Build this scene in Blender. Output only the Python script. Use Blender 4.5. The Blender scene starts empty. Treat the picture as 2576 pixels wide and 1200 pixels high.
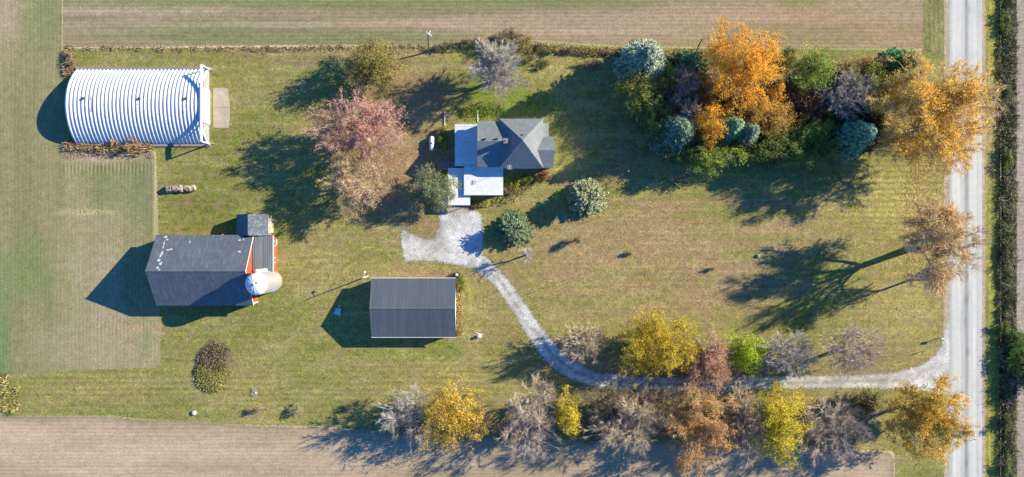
import bpy, math, numpy as np
from mathutils import Vector
C = bpy.context.scene.collection
R = math.radians
H = 145.0                      # camera height, metres
PXM = 12.5                     # survey scale: plan pixels per metre on the ground
AZ = 20.5; EL = 23.8           # sun: degrees above +x towards +y, elevation

def at(px, py, h=0.0):
    """plan pixel -> world x, y for a point seen at height h"""
    k = 1 - h / H
    return ((px - 1288) / PXM * k, (600 - py) / PXM * k)

# ------------------------------------------------------------------ objects
def tag(o, label=None, cat=None, group=None, kind=None):
    if label: o['label'] = label
    if cat: o['category'] = cat
    if group: o['group'] = group
    if kind: o['kind'] = kind
    return o

def empty(name, loc, rz=0.0):
    o = bpy.data.objects.new(name, None); C.objects.link(o)
    o.location = loc; o.rotation_euler = (0, 0, rz); o.empty_display_size = .3
    return o

def link(name, me, mats, parent=None):
    o = bpy.data.objects.new(name, me); C.objects.link(o)
    for m in (mats if isinstance(mats, (list, tuple)) else [mats]): me.materials.append(m)
    if parent is not None: o.parent = parent
    return o

def np_mesh(name, V, F, col=None, attrs=None, smooth=False):
    V = np.asarray(V, np.float32); F = np.asarray(F, np.int32)
    me = bpy.data.meshes.new(name)
    n, m, k = len(V), len(F), F.shape[1]
    me.vertices.add(n); me.vertices.foreach_set('co', V.ravel())
    me.loops.add(m * k); me.loops.foreach_set('vertex_index', F.ravel())
    me.polygons.add(m)
    me.polygons.foreach_set('loop_start', np.arange(0, m * k, k, dtype=np.int32))
    if smooth: me.polygons.foreach_set('use_smooth', np.ones(m, bool))
    me.update(calc_edges=True)
    if col is not None:
        a = me.color_attributes.new('col', 'FLOAT_COLOR', 'POINT')
        c4 = np.ones((n, 4), np.float32); c4[:, :3] = col
        a.data.foreach_set('color', c4.ravel())
    for k_, v in (attrs or {}).items():
        a = me.attributes.new(k_, 'FLOAT', 'POINT'); a.data.foreach_set('value', np.asarray(v, np.float32))
    return me

class MB:
    def __init__(s): s.v = []; s.f = []
    def poly(s, pts):
        b = len(s.v); s.v += [tuple(p) for p in pts]; s.f.append(tuple(range(b, b + len(pts))))
    def box(s, x0, x1, y0, y1, z0, z1):
        s.prism([(x0, y0), (x1, y0), (x1, y1), (x0, y1)], z0, z1)
    def prism(s, pts, z0, z1):
        n = len(pts); b = len(s.v)
        z1 = z1 if isinstance(z1, (list, tuple)) else [z1] * n
        s.v += [(x, y, z0) for x, y in pts] + [(p[0], p[1], z) for p, z in zip(pts, z1)]
        s.f.append(tuple(b + i for i in reversed(range(n)))); s.f.append(tuple(b + n + i for i in range(n)))
        for i in range(n):
            j = (i + 1) % n; s.f.append((b + i, b + j, b + n + j, b + n + i))
    def hexa(s, lo, hi):
        """lo / hi: matching loops of 3-D points"""
        n = len(lo); b = len(s.v); s.v += [tuple(p) for p in lo] + [tuple(p) for p in hi]
        s.f.append(tuple(b + i for i in reversed(range(n)))); s.f.append(tuple(b + n + i for i in range(n)))
        for i in range(n):
            j = (i + 1) % n; s.f.append((b + i, b + j, b + n + j, b + n + i))
    def slab(s, pts, t):
        """sloping slab: top loop of 3-D points, thickness t down"""
        s.hexa([(x, y, z - t) for x, y, z in pts], pts)
    def tube(s, p0, p1, r0, r1=None, n=10, caps=True):
        r1 = r0 if r1 is None else r1
        p0 = Vector(p0); p1 = Vector(p1); d = (p1 - p0).normalized()
        u = d.cross(Vector((0, 0, 1)) if abs(d.z) < .9 else Vector((1, 0, 0))).normalized(); w = d.cross(u)
        b = len(s.v)
        for p, r in ((p0, r0), (p1, r1)):
            for i in range(n):
                a = 2 * math.pi * i / n; s.v.append(tuple(p + (u * math.cos(a) + w * math.sin(a)) * r))
        for i in range(n):
            j = (i + 1) % n; s.f.append((b + i, b + j, b + n + j, b + n + i))
        if caps:
            s.f.append(tuple(b + i for i in reversed(range(n)))); s.f.append(tuple(b + n + i for i in range(n)))
    def lathe(s, prof, c=(0, 0, 0), n=24):
        b = len(s.v); m = len(prof)
        for r, z in prof:
            for i in range(n):
                a = 2 * math.pi * i / n; s.v.append((c[0] + r * math.cos(a), c[1] + r * math.sin(a), c[2] + z))
        for k in range(m - 1):
            for i in range(n):
                j = (i + 1) % n; s.f.append((b + k * n + i, b + k * n + j, b + (k + 1) * n + j, b + (k + 1) * n + i))
        s.f.append(tuple(b + i for i in reversed(range(n)))); s.f.append(tuple(b + (m - 1) * n + i for i in range(n)))
    def build(s, name, mat, parent=None, smooth=False):
        me = bpy.data.meshes.new(name); me.from_pydata(s.v, [], s.f); me.validate(); me.update()
        if smooth:
            for p in me.polygons: p.use_smooth = True
        return link(name, me, mat, parent)

# ------------------------------------------------------------------ noise in numpy
def _hash(ix, iy, seed):
    n = (ix.astype(np.int64) * 374761393 + iy.astype(np.int64) * 668265263 + seed * 1442695041) & 0x7fffffff
    n = (n ^ (n >> 13)) * 1274126177 & 0x7fffffff
    n = n ^ (n >> 16)
    return (n & 0xffff) / 65535.0
def vnoise(x, y, sx, sy, seed):
    x = x / sx; y = y / sy
    ix = np.floor(x); iy = np.floor(y); fx = x - ix; fy = y - iy
    fx = fx * fx * (3 - 2 * fx); fy = fy * fy * (3 - 2 * fy)
    a = _hash(ix, iy, seed); b = _hash(ix + 1, iy, seed); c = _hash(ix, iy + 1, seed); d = _hash(ix + 1, iy + 1, seed)
    return (a * (1 - fx) + b * fx) * (1 - fy) + (c * (1 - fx) + d * fx) * fy
def fbm(x, y, sx, sy, seed, o=3):
    t = 0; w = 0; a = 1.
    for i in range(o):
        t = t + a * vnoise(x, y, sx / 2 ** i, sy / 2 ** i, seed + i * 17); w += a; a *= .55
    return t / w

# ------------------------------------------------------------------ materials
def newmat(name):
    m = bpy.data.materials.new(name); m.use_nodes = True; nt = m.node_tree
    b = nt.nodes['Principled BSDF']; b.inputs['Roughness'].default_value = .9
    b.inputs['Specular IOR Level'].default_value = .25
    return m, nt, b
def N(nt, t, **kw):
    n = nt.nodes.new(t)
    for k, v in kw.items():
        if k in n.inputs: n.inputs[k].default_value = v
        else: setattr(n, k, v)
    return n
def geo_pos(nt, scale=(1, 1, 1), rot=(0, 0, 0), obj=False):
    if obj: src = N(nt, 'ShaderNodeTexCoord').outputs['Object']
    else: src = N(nt, 'ShaderNodeNewGeometry').outputs['Position']
    mp = N(nt, 'ShaderNodeMapping'); mp.inputs['Scale'].default_value = scale; mp.inputs['Rotation'].default_value = rot
    nt.links.new(src, mp.inputs['Vector']); return mp.outputs['Vector']
def noise(nt, vec, scale, detail=3, rough=.6):
    n = N(nt, 'ShaderNodeTexNoise'); n.inputs['Scale'].default_value = scale
    n.inputs['Detail'].default_value = detail; n.inputs['Roughness'].default_value = rough
    nt.links.new(vec, n.inputs['Vector']); return n.outputs['Fac']
def rng_map(nt, v, a, b, c, d, clamp=True):
    m = N(nt, 'ShaderNodeMapRange'); m.clamp = clamp
    for i, x in zip(('From Min', 'From Max', 'To Min', 'To Max'), (a, b, c, d)): m.inputs[i].default_value = x
    nt.links.new(v, m.inputs['Value']); return m.outputs['Result']
def mth(nt, op, a, b):
    m = N(nt, 'ShaderNodeMath', operation=op)
    for i, x in enumerate((a, b)):
        if isinstance(x, (int, float)): m.inputs[i].default_value = x
        else: nt.links.new(x, m.inputs[i])
    return m.outputs[0]
def scale_col(nt, col, fac):
    m = N(nt, 'ShaderNodeVectorMath', operation='SCALE'); nt.links.new(col, m.inputs[0]); nt.links.new(fac, m.inputs['Scale'])
    return m.outputs[0]
def mixc(nt, f, a, b):
    m = N(nt, 'ShaderNodeMix', data_type='RGBA')
    if isinstance(f, (int, float)): m.inputs[0].default_value = f
    else: nt.links.new(f, m.inputs[0])
    for i, x in ((6, a), (7, b)):
        if isinstance(x, tuple): m.inputs[i].default_value = (*x, 1)
        else: nt.links.new(x, m.inputs[i])
    return m.outputs[2]

def ground_mat(name, fine=.35, mid=.25, fs=4.0, stripe=None, samp=.15, ragged=.5, bump=.5, tint=None):
    """vertex colour broken up by noise; stripe = (period, angle) of mowing or crop rows; ragged edge from attribute sd"""
    m, nt, b = newmat(name)
    a = N(nt, 'ShaderNodeAttribute', attribute_name='col'); col = a.outputs['Color']
    p = geo_pos(nt)
    n1 = noise(nt, p, fs, 4, .75); n2 = noise(nt, p, .8, 4, .65)
    f = mth(nt, 'MULTIPLY', rng_map(nt, n1, .3, .7, 1 - fine, 1 + fine), rng_map(nt, n2, .3, .7, 1 - mid, 1 + mid))
    if stripe:
        per, ang = stripe
        ps = geo_pos(nt, rot=(0, 0, R(ang)))
        nw = noise(nt, p, .12, 2)
        sx = N(nt, 'ShaderNodeSeparateXYZ'); nt.links.new(ps, sx.inputs[0])
        ph = mth(nt, 'ADD', mth(nt, 'MULTIPLY', sx.outputs['X'], 2 * math.pi / per), mth(nt, 'MULTIPLY', nw, 5.0))
        s = mth(nt, 'SINE', ph, 0)
        am = N(nt, 'ShaderNodeAttribute', attribute_name='amp')
        pst = geo_pos(nt, scale=(1, 1, 1), rot=(0, 0, R(ang)))
        mp = N(nt, 'ShaderNodeMapping'); mp.inputs['Scale'].default_value = (2.2, .05, 1); nt.links.new(pst, mp.inputs['Vector'])
        ns = noise(nt, mp.outputs[0], 1.0, 3, .6)
        f = mth(nt, 'MULTIPLY', f, mth(nt, 'ADD', 1.0, mth(nt, 'MULTIPLY', s, mth(nt, 'MULTIPLY', am.outputs['Fac'], samp))))
        f = mth(nt, 'MULTIPLY', f, rng_map(nt, ns, .3, .7, 1 - samp, 1 + samp))
    out = scale_col(nt, col, f)
    if tint:
        n3 = noise(nt, p, tint[2], 3, .7)
        out = mixc(nt, rng_map(nt, n3, .5, .68, 0, tint[1]), out, tint[0])
    nt.links.new(out, b.inputs['Base Color'])
    bp = N(nt, 'ShaderNodeBump'); bp.inputs['Strength'].default_value = bump; bp.inputs['Distance'].default_value = .12
    nt.links.new(n1, bp.inputs['Height']); nt.links.new(bp.outputs[0], b.inputs['Normal'])
    if ragged is not None:
        sd = N(nt, 'ShaderNodeAttribute', attribute_name='sd')
        nr = noise(nt, p, 2.2, 5, .8)
        t = mth(nt, 'ADD', sd.outputs['Fac'], rng_map(nt, nr, .25, .75, -ragged, ragged, False))
        al = mth(nt, 'GREATER_THAN', t, 0.0)
        nt.links.new(al, b.inputs['Alpha'])
    return m

def simple(name, col, rough=.8, var=.15, scale=3.0, stretch=(1, 1, 1), dirt=None, metal=0, spec=.3, obj=False, bump=0):
    m, nt, b = newmat(name)
    p = geo_pos(nt, scale=stretch, obj=obj)
    n1 = noise(nt, p, scale, 5, .65)
    rgb = N(nt, 'ShaderNodeRGB'); rgb.outputs[0].default_value = (*col, 1)
    out = scale_col(nt, rgb.outputs[0], rng_map(nt, n1, .3, .7, 1 - var, 1 + var))
    if dirt:
        n2 = noise(nt, geo_pos(nt, obj=obj, scale=dirt[3] if len(dirt) > 3 else (1, 1, 1)), dirt[2], 5, .7)
        out = mixc(nt, rng_map(nt, n2, .48, .66, 0, dirt[1]), out, dirt[0])
    nt.links.new(out, b.inputs['Base Color'])
    b.inputs['Roughness'].default_value = rough; b.inputs['Metallic'].default_value = metal
    b.inputs['Specular IOR Level'].default_value = spec
    if bump:
        bp = N(nt, 'ShaderNodeBump'); bp.inputs['Strength'].default_value = bump; bp.inputs['Distance'].default_value = .04
        nt.links.new(n1, bp.inputs['Height']); nt.links.new(bp.outputs[0], b.inputs['Normal'])
    return m

def leafmat(name, transl=.35):
    m, nt, b = newmat(name)
    a = N(nt, 'ShaderNodeAttribute', attribute_name='col')
    nt.links.new(a.outputs['Color'], b.inputs['Base Color']); b.inputs['Roughness'].default_value = .7
    b.inputs['Specular IOR Level'].default_value = .15
    tr = N(nt, 'ShaderNodeBsdfTranslucent'); nt.links.new(a.outputs['Color'], tr.inputs['Color'])
    mx = N(nt, 'ShaderNodeMixShader'); mx.inputs[0].default_value = transl
    nt.links.new(b.outputs[0], mx.inputs[1]); nt.links.new(tr.outputs[0], mx.inputs[2])
    nt.links.new(mx.outputs[0], nt.nodes['Material Output'].inputs['Surface'])
    return m
M_leaf = leafmat('leaf', .48); M_needle = leafmat('needle', .12); M_blade = leafmat('dry_stem', .3)
BARK = {k: simple('bark_' + k, c, .95, .3, 6.0) for k, c in
        dict(brown=(.2, .155, .115), grey=(.38, .34, .295), pale=(.42, .39, .37), pink=(.43, .335, .265), dark=(.065, .05, .045), tan=(.46, .365, .25)).items()}

# ------------------------------------------------------------------ ground sheets
def signed_dist(px, py, poly):
    inside = np.zeros(px.shape, bool); d2 = np.full(px.shape, 1e9)
    n = len(poly)
    for i in range(n):
        x0, y0 = poly[i]; x1, y1 = poly[(i + 1) % n]
        dx, dy = x1 - x0, y1 - y0; L = dx * dx + dy * dy + 1e-9
        t = np.clip(((px - x0) * dx + (py - y0) * dy) / L, 0, 1)
        d2 = np.minimum(d2, (px - x0 - t * dx) ** 2 + (py - y0 - t * dy) ** 2)
        c = ((y0 > py) != (y1 > py)) & (px < (x1 - x0) * (py - y0) / (y1 - y0 + 1e-12) + x0)
        inside ^= c
    d = np.sqrt(d2); return np.where(inside, d, -d)

TONE = {'road': (1.0, .97, .9), 'west_field': (1.1, 1.08, .98), 'north_field': (1.1, 1.0, .88), 'lawn': (1.03, 1.04, .88), 'south_field': (1.02, .99, .92), 'driveway': (.98, .98, .95)}
def sheet(name, poly, z, colfn, mat, sx=.5, sy=.5, pad=.35, ampfn=None, zfn=None, kind='structure'):
    P = [at(*p) for p in poly]
    xs = [p[0] for p in P]; ys = [p[1] for p in P]
    gx = np.arange(min(xs) - pad, max(xs) + pad + sx, sx); gy = np.arange(min(ys) - pad, max(ys) + pad + sy, sy)
    X, Y = np.meshgrid(gx, gy); X = X.ravel(); Y = Y.ravel()
    sd = signed_dist(X, Y, P)
    nx, ny = len(gx), len(gy)
    I = (np.arange(ny - 1)[:, None] * nx + np.arange(nx - 1)[None]).ravel()
    F = np.stack([I, I + 1, I + nx + 1, I + nx], 1)
    F = F[(sd[F].max(1) > -pad)]
    used, inv = np.unique(F, return_inverse=True); F = inv.reshape(F.shape)
    X, Y, sd = X[used], Y[used], sd[used]
    U, W = X * PXM + 1288, 600 - Y * PXM
    Z = np.full(len(X), z) + (zfn(X, Y) if zfn else 0)
    me = np_mesh(name, np.stack([X, Y, Z], 1), F, colfn(U, W, sd) * np.array(TONE.get(name, (1.03, 1.0, .88))), {'sd': sd, 'amp': ampfn(U, W) if ampfn else np.ones(len(X))})
    o = link(name, me, mat); o['kind'] = kind
    return o

def blend(base, items, U, W, seed=1):
    """items: (cx, cy, rx, ry, colour, strength) soft patches of another growth or soil, edges broken by noise"""
    c = base.copy()
    wx = (fbm(U, W, 60, 60, seed + 5) - .5) * 1.1; wy = (fbm(U, W, 60, 60, seed + 9) - .5) * 1.1
    for i, (cx, cy, rx, ry, col, st) in enumerate(items):
        d = ((U - cx) / rx + wx) ** 2 + ((W - cy) / ry + wy) ** 2
        f = (st * np.exp(-np.clip(d, 0, 30) ** 1.3))[:, None]
        c = c * (1 - f) + np.array(col) * f
    return c
def lerp(a, b, f): return np.array(a) * (1 - f[:, None]) + np.array(b) * f[:, None]

GREEN = (.135, .145, .034); VIVID = (.10, .145, .016); OLIVE = (.20, .17, .06); YEL = (.29, .235, .08)
BROWN = (.19, .13, .072); PINKB = (.225, .142, .088); TAN = (.235, .2, .135); FGREEN = (.12, .15, .06)

def col_lawn(U, W, sd):
    n = fbm(U, W, 160, 110, 3, 4); n = np.clip((n - .3) / .4, 0, 1)
    c = lerp(GREEN, OLIVE, n)
    c = blend(c, [
        (600, 160, 420, 40, (.13, .135, .03), .7), (560, 430, 150, 150, (.115, .128, .026), .8), (520, 520, 110, 70, (.115, .125, .026), .7),
        (1330, 255, 140, 48, VIVID, .9), (1190, 195, 85, 75, VIVID, .8), (1240, 330, 80, 60, VIVID, .5),
        (1400, 180, 150, 45, OLIVE, .5), (1180, 150, 60, 30, OLIVE, .5),
        (1040, 300, 130, 150, BROWN, .85), (960, 220, 120, 60, PINKB, .55), (760, 135, 240, 26, BROWN, .7), (980, 130, 60, 22, PINKB, .6),
        (1050, 430, 110, 90, PINKB, .85), (980, 520, 120, 60, PINKB, .7), (1060, 575, 90, 40, PINKB, .6),
        (1070, 690, 150, 14, PINKB, .9), (950, 640, 120, 60, GREEN, .45), (860, 660, 120, 80, OLIVE, .7),
        (700, 780, 80, 60, GREEN, .6), (560, 815, 120, 26, GREEN, .7), (1050, 885, 160, 24, VIVID, .6), (1110, 870, 60, 12, VIVID, .5),
        (1200, 800, 50, 90, OLIVE, .8), (1270, 830, 60, 80, BROWN, .35), (1260, 700, 50, 60, BROWN, .6),
        (1480, 440, 140, 40, GREEN, .5), (1420, 440, 90, 30, YEL, .4),
        (1440, 620, 130, 60, PINKB, .65), (1600, 600, 160, 26, PINKB, .5), (1750, 575, 240, 22, PINKB, .7), (1600, 540, 160, 10, PINKB, .4),
        (1600, 690, 160, 60, OLIVE, .6), (1680, 740, 140, 60, PINKB, .5), (1780, 700, 120, 70, BROWN, .45), (1500, 780, 200, 60, OLIVE, .8),
        (1550, 740, 160, 30, GREEN, .35), (1440, 690, 60, 30, PINKB, .4), (1850, 600, 220, 40, OLIVE, .5),
        (1650, 450, 250, 40, OLIVE, .8), (2250, 500, 170, 110, YEL, .6), (2150, 620, 160, 60, OLIVE, .6), (2300, 800, 90, 90, YEL, .5),
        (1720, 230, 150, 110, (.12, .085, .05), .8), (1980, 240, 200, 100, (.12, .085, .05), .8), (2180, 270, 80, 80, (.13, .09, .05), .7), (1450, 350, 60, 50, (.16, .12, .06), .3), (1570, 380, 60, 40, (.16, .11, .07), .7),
        (2170, 900, 150, 50, BROWN, .6), (1960, 940, 160, 30, BROWN, .5), (1700, 925, 200, 40, BROWN, .6), (1500, 900, 120, 40, BROWN, .5),
        (1650, 1030, 500, 50, BROWN, .65), (1250, 960, 300, 30, OLIVE, .7), (1350, 930, 120, 30, BROWN, .4),
        (620, 980, 160, 60, OLIVE, .6), (850, 950, 160, 60, GREEN, .5), (900, 850, 100, 100, OLIVE, .5),
        (2150, 1005, 220, 14, BROWN, .5), (2310, 1180, 80, 60, GREEN, .5), (1540, 430, 100, 16, PINKB, .5),
    ], U, W, 11)
    # worn diagonal track over the open lawn
    t = np.clip((W - 560) / 260, 0, 1); cx = 1685 + t * 90
    f = np.exp(-((U - cx) / 9) ** 2) * ((W > 560) & (W < 830)) * .5
    c = c * (1 - f[:, None]) + np.array(PINKB) * f[:, None]
    # curved mowing passes and faint wheel marks
    for ox, oy, r0_, r1_, am in ((1000, 770, 110, 230, .09), (540, 920, 70, 130, .10), (1250, 760, 90, 190, .06), (430, 470, 40, 140, .05), (640, 870, 60, 160, .05)):
        dd = np.hypot((U - ox), (W - oy) * 1.15) + 10 * fbm(U, W, 90, 90, int(ox), 2)
        m_ = np.clip((dd - r0_) / 15, 0, 1) * np.clip((r1_ - dd) / 25, 0, 1)
        c = c * (1 + am * m_ * np.sin(dd / 3.3))[:, None]
    pale = np.clip((fbm(U, W, 70, 24, 131, 4) - .52) / .14, 0, 1) * .32
    c = c * (1 - pale[:, None]) + np.array((.27, .225, .12)) * pale[:, None]
    pk = np.clip((fbm(U, W, 110, 20, 137, 4) - .44) / .14, 0, 1) * .6 * np.clip((U - 1330) / 120, 0, 1) * np.clip((2150 - U) / 150, 0, 1) * ((W > 500) & (W < 800))
    c = c * (1 - pk[:, None]) + np.array((.25, .16, .10)) * pk[:, None]
    g = fbm(U, W, 90, 9, 31, 2)[:, None]
    return c * (.84 + .32 * g)

def amp_lawn(U, W):
    a = .35 + 0 * U
    a += 1.6 * np.exp(-(((U - 2230) / 150) ** 2 + ((W - 470) / 110) ** 2))
    a += 1.0 * np.exp(-(((U - 500) / 500) ** 2 + ((W - 985) / 45) ** 2))
    a += .7 * np.exp(-(((U - 1300) / 500) ** 2 + ((W - 950) / 30) ** 2))
    return a

def col_north(U, W, sd):
    n = fbm(U, W, 700, 26, 41, 4); n = np.clip((n - .4) / .2, 0, 1)
    c = lerp((.145, .145, .08), (.225, .185, .13), n)
    c = blend(c, [(500, 5, 500, 12, FGREEN, .7), (1200, 4, 700, 9, FGREEN, .7), (400, 70, 330, 14, FGREEN, .45), (700, 100, 400, 9, FGREEN, .6),
                  (2010, 0, 60, 26, VIVID, .7), (1500, 40, 400, 22, (.235, .19, .14), .6), (2250, 90, 90, 40, (.27, .19, .12), .7), (300, 28, 300, 12, (.29, .24, .19), .7), (700, 62, 500, 8, (.29, .24, .19), .6), (1500, 80, 500, 8, (.29, .235, .18), .6), (1900, 45, 300, 12, (.28, .225, .165), .6), (1100, 60, 250, 9, (.27, .22, .17), .6),
                  (2100, 60, 220, 60, (.22, .165, .10), .6), (900, 120, 500, 7, PINKB, .7), (1700, 120, 260, 12, PINKB, .5),
                  (1250, 100, 160, 14, (.19, .17, .1), .5), (1050, 85, 200, 10, FGREEN, .4)], U, W, 21)
    return c

def col_west(U, W, sd):
    n = fbm(U, W, 50, 420, 51, 4); n = np.clip((n - .3) / .4, 0, 1)
    c = lerp((.145, .142, .068), (.215, .182, .105), n)
    c = blend(c, [(100, 60, 60, 110, FGREEN, .6), (190, 100, 60, 200, FGREEN, .4), (10, 60, 40, 60, (.26, .2, .15), .8), (70, 680, 90, 80, (.11, .16, .045), .55),
                  (5, 850, 22, 140, (.09, .15, .05), .7), (250, 480, 90, 60, FGREEN, .4), (320, 480, 70, 70, (.12, .15, .07), .4), (250, 880, 200, 60, (.225, .19, .125), .6),
                  (270, 700, 60, 160, (.25, .205, .14), .7), (560/2, 392, 110, 16, (.34, .26, .2), .9), (395, 470, 8, 130, (.32, .24, .15), .9),
                  (225, 533, 60, 5, (.36, .31, .19), 1.0), (190, 700, 22, 130, (.26, .225, .15), .4), (370, 850, 12, 50, (.09, .15, .06), .6),
                  (410, 620, 26, 40, (.32, .21, .12), .4), (350, 830, 60, 10, (.32, .22, .12), .5)], U, W, 61)
    return c
def amp_west(U, W):
    return .8 + 4.5 * np.exp(-(((U - 272) / 115) ** 8 + ((W - 424) / 14) ** 4)) + .8 * np.exp(-(((U - 250) / 120) ** 4 + ((W - 820) / 20) ** 2))

def col_south(U, W, sd):
    n = fbm(U, W, 220, 60, 71, 4); n = np.clip((n - .3) / .4, 0, 1)
    c = lerp((.26, .205, .135), (.345, .27, .19), n)
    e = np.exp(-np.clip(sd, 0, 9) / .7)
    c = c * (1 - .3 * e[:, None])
    g = fbm(U, W, 300, 10, 141, 3)[:, None]; c = c * (.88 + .24 * g)
    return blend(c, [(1500, 1130, 600, 30, (.28, .23, .17), .5), (2150, 1120, 120, 40, (.33, .25, .2), .5)], U, W, 77)

def col_drive(U, W, sd):
    n = fbm(U, W, 30, 30, 81, 4); n = np.clip((n - .3) / .4, 0, 1)
    c = lerp((.30, .29, .275), (.54, .535, .52), n)
    # grassy crown between the wheel tracks of the lane
    ctr = np.array([(1215, 655), (1262, 712), (1302, 772), (1345, 832), (1390, 892), (1440, 932), (1500, 955), (1620, 967), (1850, 966), (2120, 960), (2260, 957)], float)
    d = np.full(U.shape, 1e9)
    for (x0, y0), (x1, y1) in zip(ctr[:-1], ctr[1:]):
        t = np.clip(((U - x0) * (x1 - x0) + (W - y0) * (y1 - y0)) / ((x1 - x0) ** 2 + (y1 - y0) ** 2), 0, 1)
        d = np.minimum(d, np.hypot(U - x0 - t * (x1 - x0), W - y0 - t * (y1 - y0)))
    f = .75 * np.exp(-(d / 5.0) ** 2) * np.clip((fbm(U, W, 16, 16, 83, 3) - .34) / .1, 0, 1)
    c = c * (1 - f[:, None]) + np.array((.2, .18, .12)) * f[:, None]
    c = blend(c, [(1060, 575, 45, 28, (.2, .16, .1), .85), (1105, 620, 26, 26, (.24, .19, .13), .5), (1040, 640, 40, 30, (.36, .33, .30), .5),
                  (1160, 600, 50, 60, (.52, .52, .54), .6), (2150, 945, 200, 6, (.38, .34, .3), .5), (2350, 940, 40, 60, (.40, .39, .38), .8)], U, W, 85)
    e = np.exp(-np.clip(sd, 0, 9) / .35)[:, None]
    return c * (1 - .45 * e) + np.array((.2, .16, .1)) * .45 * e

def col_road(U, W, sd):
    n = fbm(U, W, 7, 300, 91, 3)[:, None]
    c = np.array((.41, .42, .42)) * (.86 + .28 * n)
    f = np.exp(-((U - 2431) / 6.0) ** 2)[:, None]
    c = c * (1 - .42 * f)
    for x, w, s in ((2408, 7, .10), (2450, 6, .10), (2388, 4, .2)):
        c = c * (1 + s * (1 if s < .15 else -1) * np.exp(-((U - x) / w) ** 2))[:, None]
    for x, w, s in ((2393, 1.6, .14), (2419, 1.4, .07), (2443, 1.4, .08), (2459, 1.6, .12), (2466, 1.5, .08)):
        c = c * (1 - s * (.5 + fbm(U, W, 20, 60, int(x), 2)) * np.exp(-((U - x) / w) ** 2))[:, None]
    sp = np.clip((fbm(U, W, 9, 26, 161, 2) - .66) / .06, 0, 1) * np.exp(-((U - 2432) / 9) ** 2) * .3
    pt = np.clip((fbm(U, W, 60, 90, 163, 3) - .56) / .05, 0, 1) * .07
    c = c * (1 - sp - pt)[:, None]
    return c
def col_shoulder(U, W, sd):
    n = fbm(U, W, 8, 90, 95, 3)
    return lerp((.24, .19, .13), (.36, .31, .26), n)
def col_verge(U, W, sd):
    n = fbm(U, W, 16, 120, 97, 4); n = np.clip((n - .3) / .4, 0, 1)
    c = lerp((.27, .235, .045), (.155, .17, .04), n)
    f = np.exp(-((U - 2484) / 6.0) ** 2)[:, None] * .7
    c = c * (1 - f) + np.array((.24, .19, .05)) * f
    return blend(c, [(2500, 330, 30, 120, (.3, .22, .11), .5), (2495, 900, 30, 140, (.13, .17, .04), .5)], U, W, 5)
def col_strip(U, W, sd):
    n = fbm(U, W, 14, 160, 99, 3); n = np.clip((n - .3) / .4, 0, 1)
    return lerp((.13, .13, .045), (.19, .175, .075), n)
def col_east(U, W, sd):
    n = fbm(U, W, 20, 90, 101, 3)
    return lerp((.2, .17, .15), (.27, .235, .22), n)
def col_pad(U, W, sd):
    n = fbm(U, W, 18, 18, 103, 3)
    return lerp((.26, .225, .19), (.36, .325, .29), n) * (1 - .25 * np.exp(-((W - 271) / 1.6) ** 2))[:, None]

# ground: one sheet to the horizon with the roadside ditch cut into it
gx = [-1600, 98.0, 98.9, 100.2, 101.3, 1600]; gz = [0, 0, -1.0, -1.3, 0, 0]
gv = []; gf = []
for i, x in enumerate(gx):
    for y in (-1600, 1600): gv.append((x, y, gz[i]))
for i in range(len(gx) - 1): gf.append((2 * i, 2 * i + 2, 2 * i + 3, 2 * i + 1))
def plain_ground():
    m, nt, b = newmat('open_field_soil'); p = geo_pos(nt)
    n1 = noise(nt, p, .012, 3); n2 = noise(nt, p, 2.5, 4, .7)
    c = mixc(nt, rng_map(nt, n1, .42, .58, 0, 1), (.13, .135, .06), (.26, .215, .15))
    nt.links.new(scale_col(nt, c, rng_map(nt, n2, .3, .7, .75, 1.25)), b.inputs['Base Color']); return m
g = link('ground', np_mesh('ground', gv, gf), plain_ground()); g['kind'] = 'structure'
M_lawn = ground_mat('lawn_grass', .56, .3, 2.5, (1.15, 90), .095, .5, .6, ((.21, .145, .08), .7, .5))
M_north = ground_mat('stubble_rows', .32, .2, 3.0, (.76, 90), .075, .35, .4)
M_west = ground_mat('crop_rows', .32, .18, 3.0, (.76, 0), .07, .35, .4)
M_south = ground_mat('bean_stubble', .32, .15, 3.5, (.76, 90), .06, .45, .5)
M_drive = ground_mat('crushed_limestone', .38, .24, 3.0, None, 0, .85, .5, ((.2, .17, .12), .7, 1.6))
M_road = ground_mat('chip_seal', .10, .06, 5.0, (1.1, 0), .035, .12, .2)
M_should = ground_mat('gravel_shoulder', .3, .2, 3.0, None, 0, .35, .5)
M_verge = ground_mat('rough_verge_grass', .5, .3, 3.0, (.9, 0), .12, .35, .8)
M_concrete = ground_mat('old_concrete', .12, .1, 3.0, None, 0, .12, .2)

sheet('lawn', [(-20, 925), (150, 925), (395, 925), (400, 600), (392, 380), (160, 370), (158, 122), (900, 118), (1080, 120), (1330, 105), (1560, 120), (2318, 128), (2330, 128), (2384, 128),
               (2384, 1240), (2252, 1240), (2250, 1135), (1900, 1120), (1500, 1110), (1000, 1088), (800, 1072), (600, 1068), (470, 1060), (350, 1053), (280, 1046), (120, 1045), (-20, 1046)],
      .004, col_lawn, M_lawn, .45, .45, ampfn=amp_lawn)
sheet('north_field', [(158, -500), (158, 119), (900, 112), (1070, 114), (1330, 98), (1560, 115), (2322, 122), (2322, -500)], .008, col_north, M_north, .8, .5)
sheet('west_field', [(-900, -500), (156, -500), (156, 118), (164, 200), (164, 372), (384, 374), (390, 400), (386, 590), (404, 640), (404, 920), (250, 930), (20, 935), (14, 1046), (-900, 1046)],
      .012, col_west, M_west, .5, .7, ampfn=amp_west)
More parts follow.
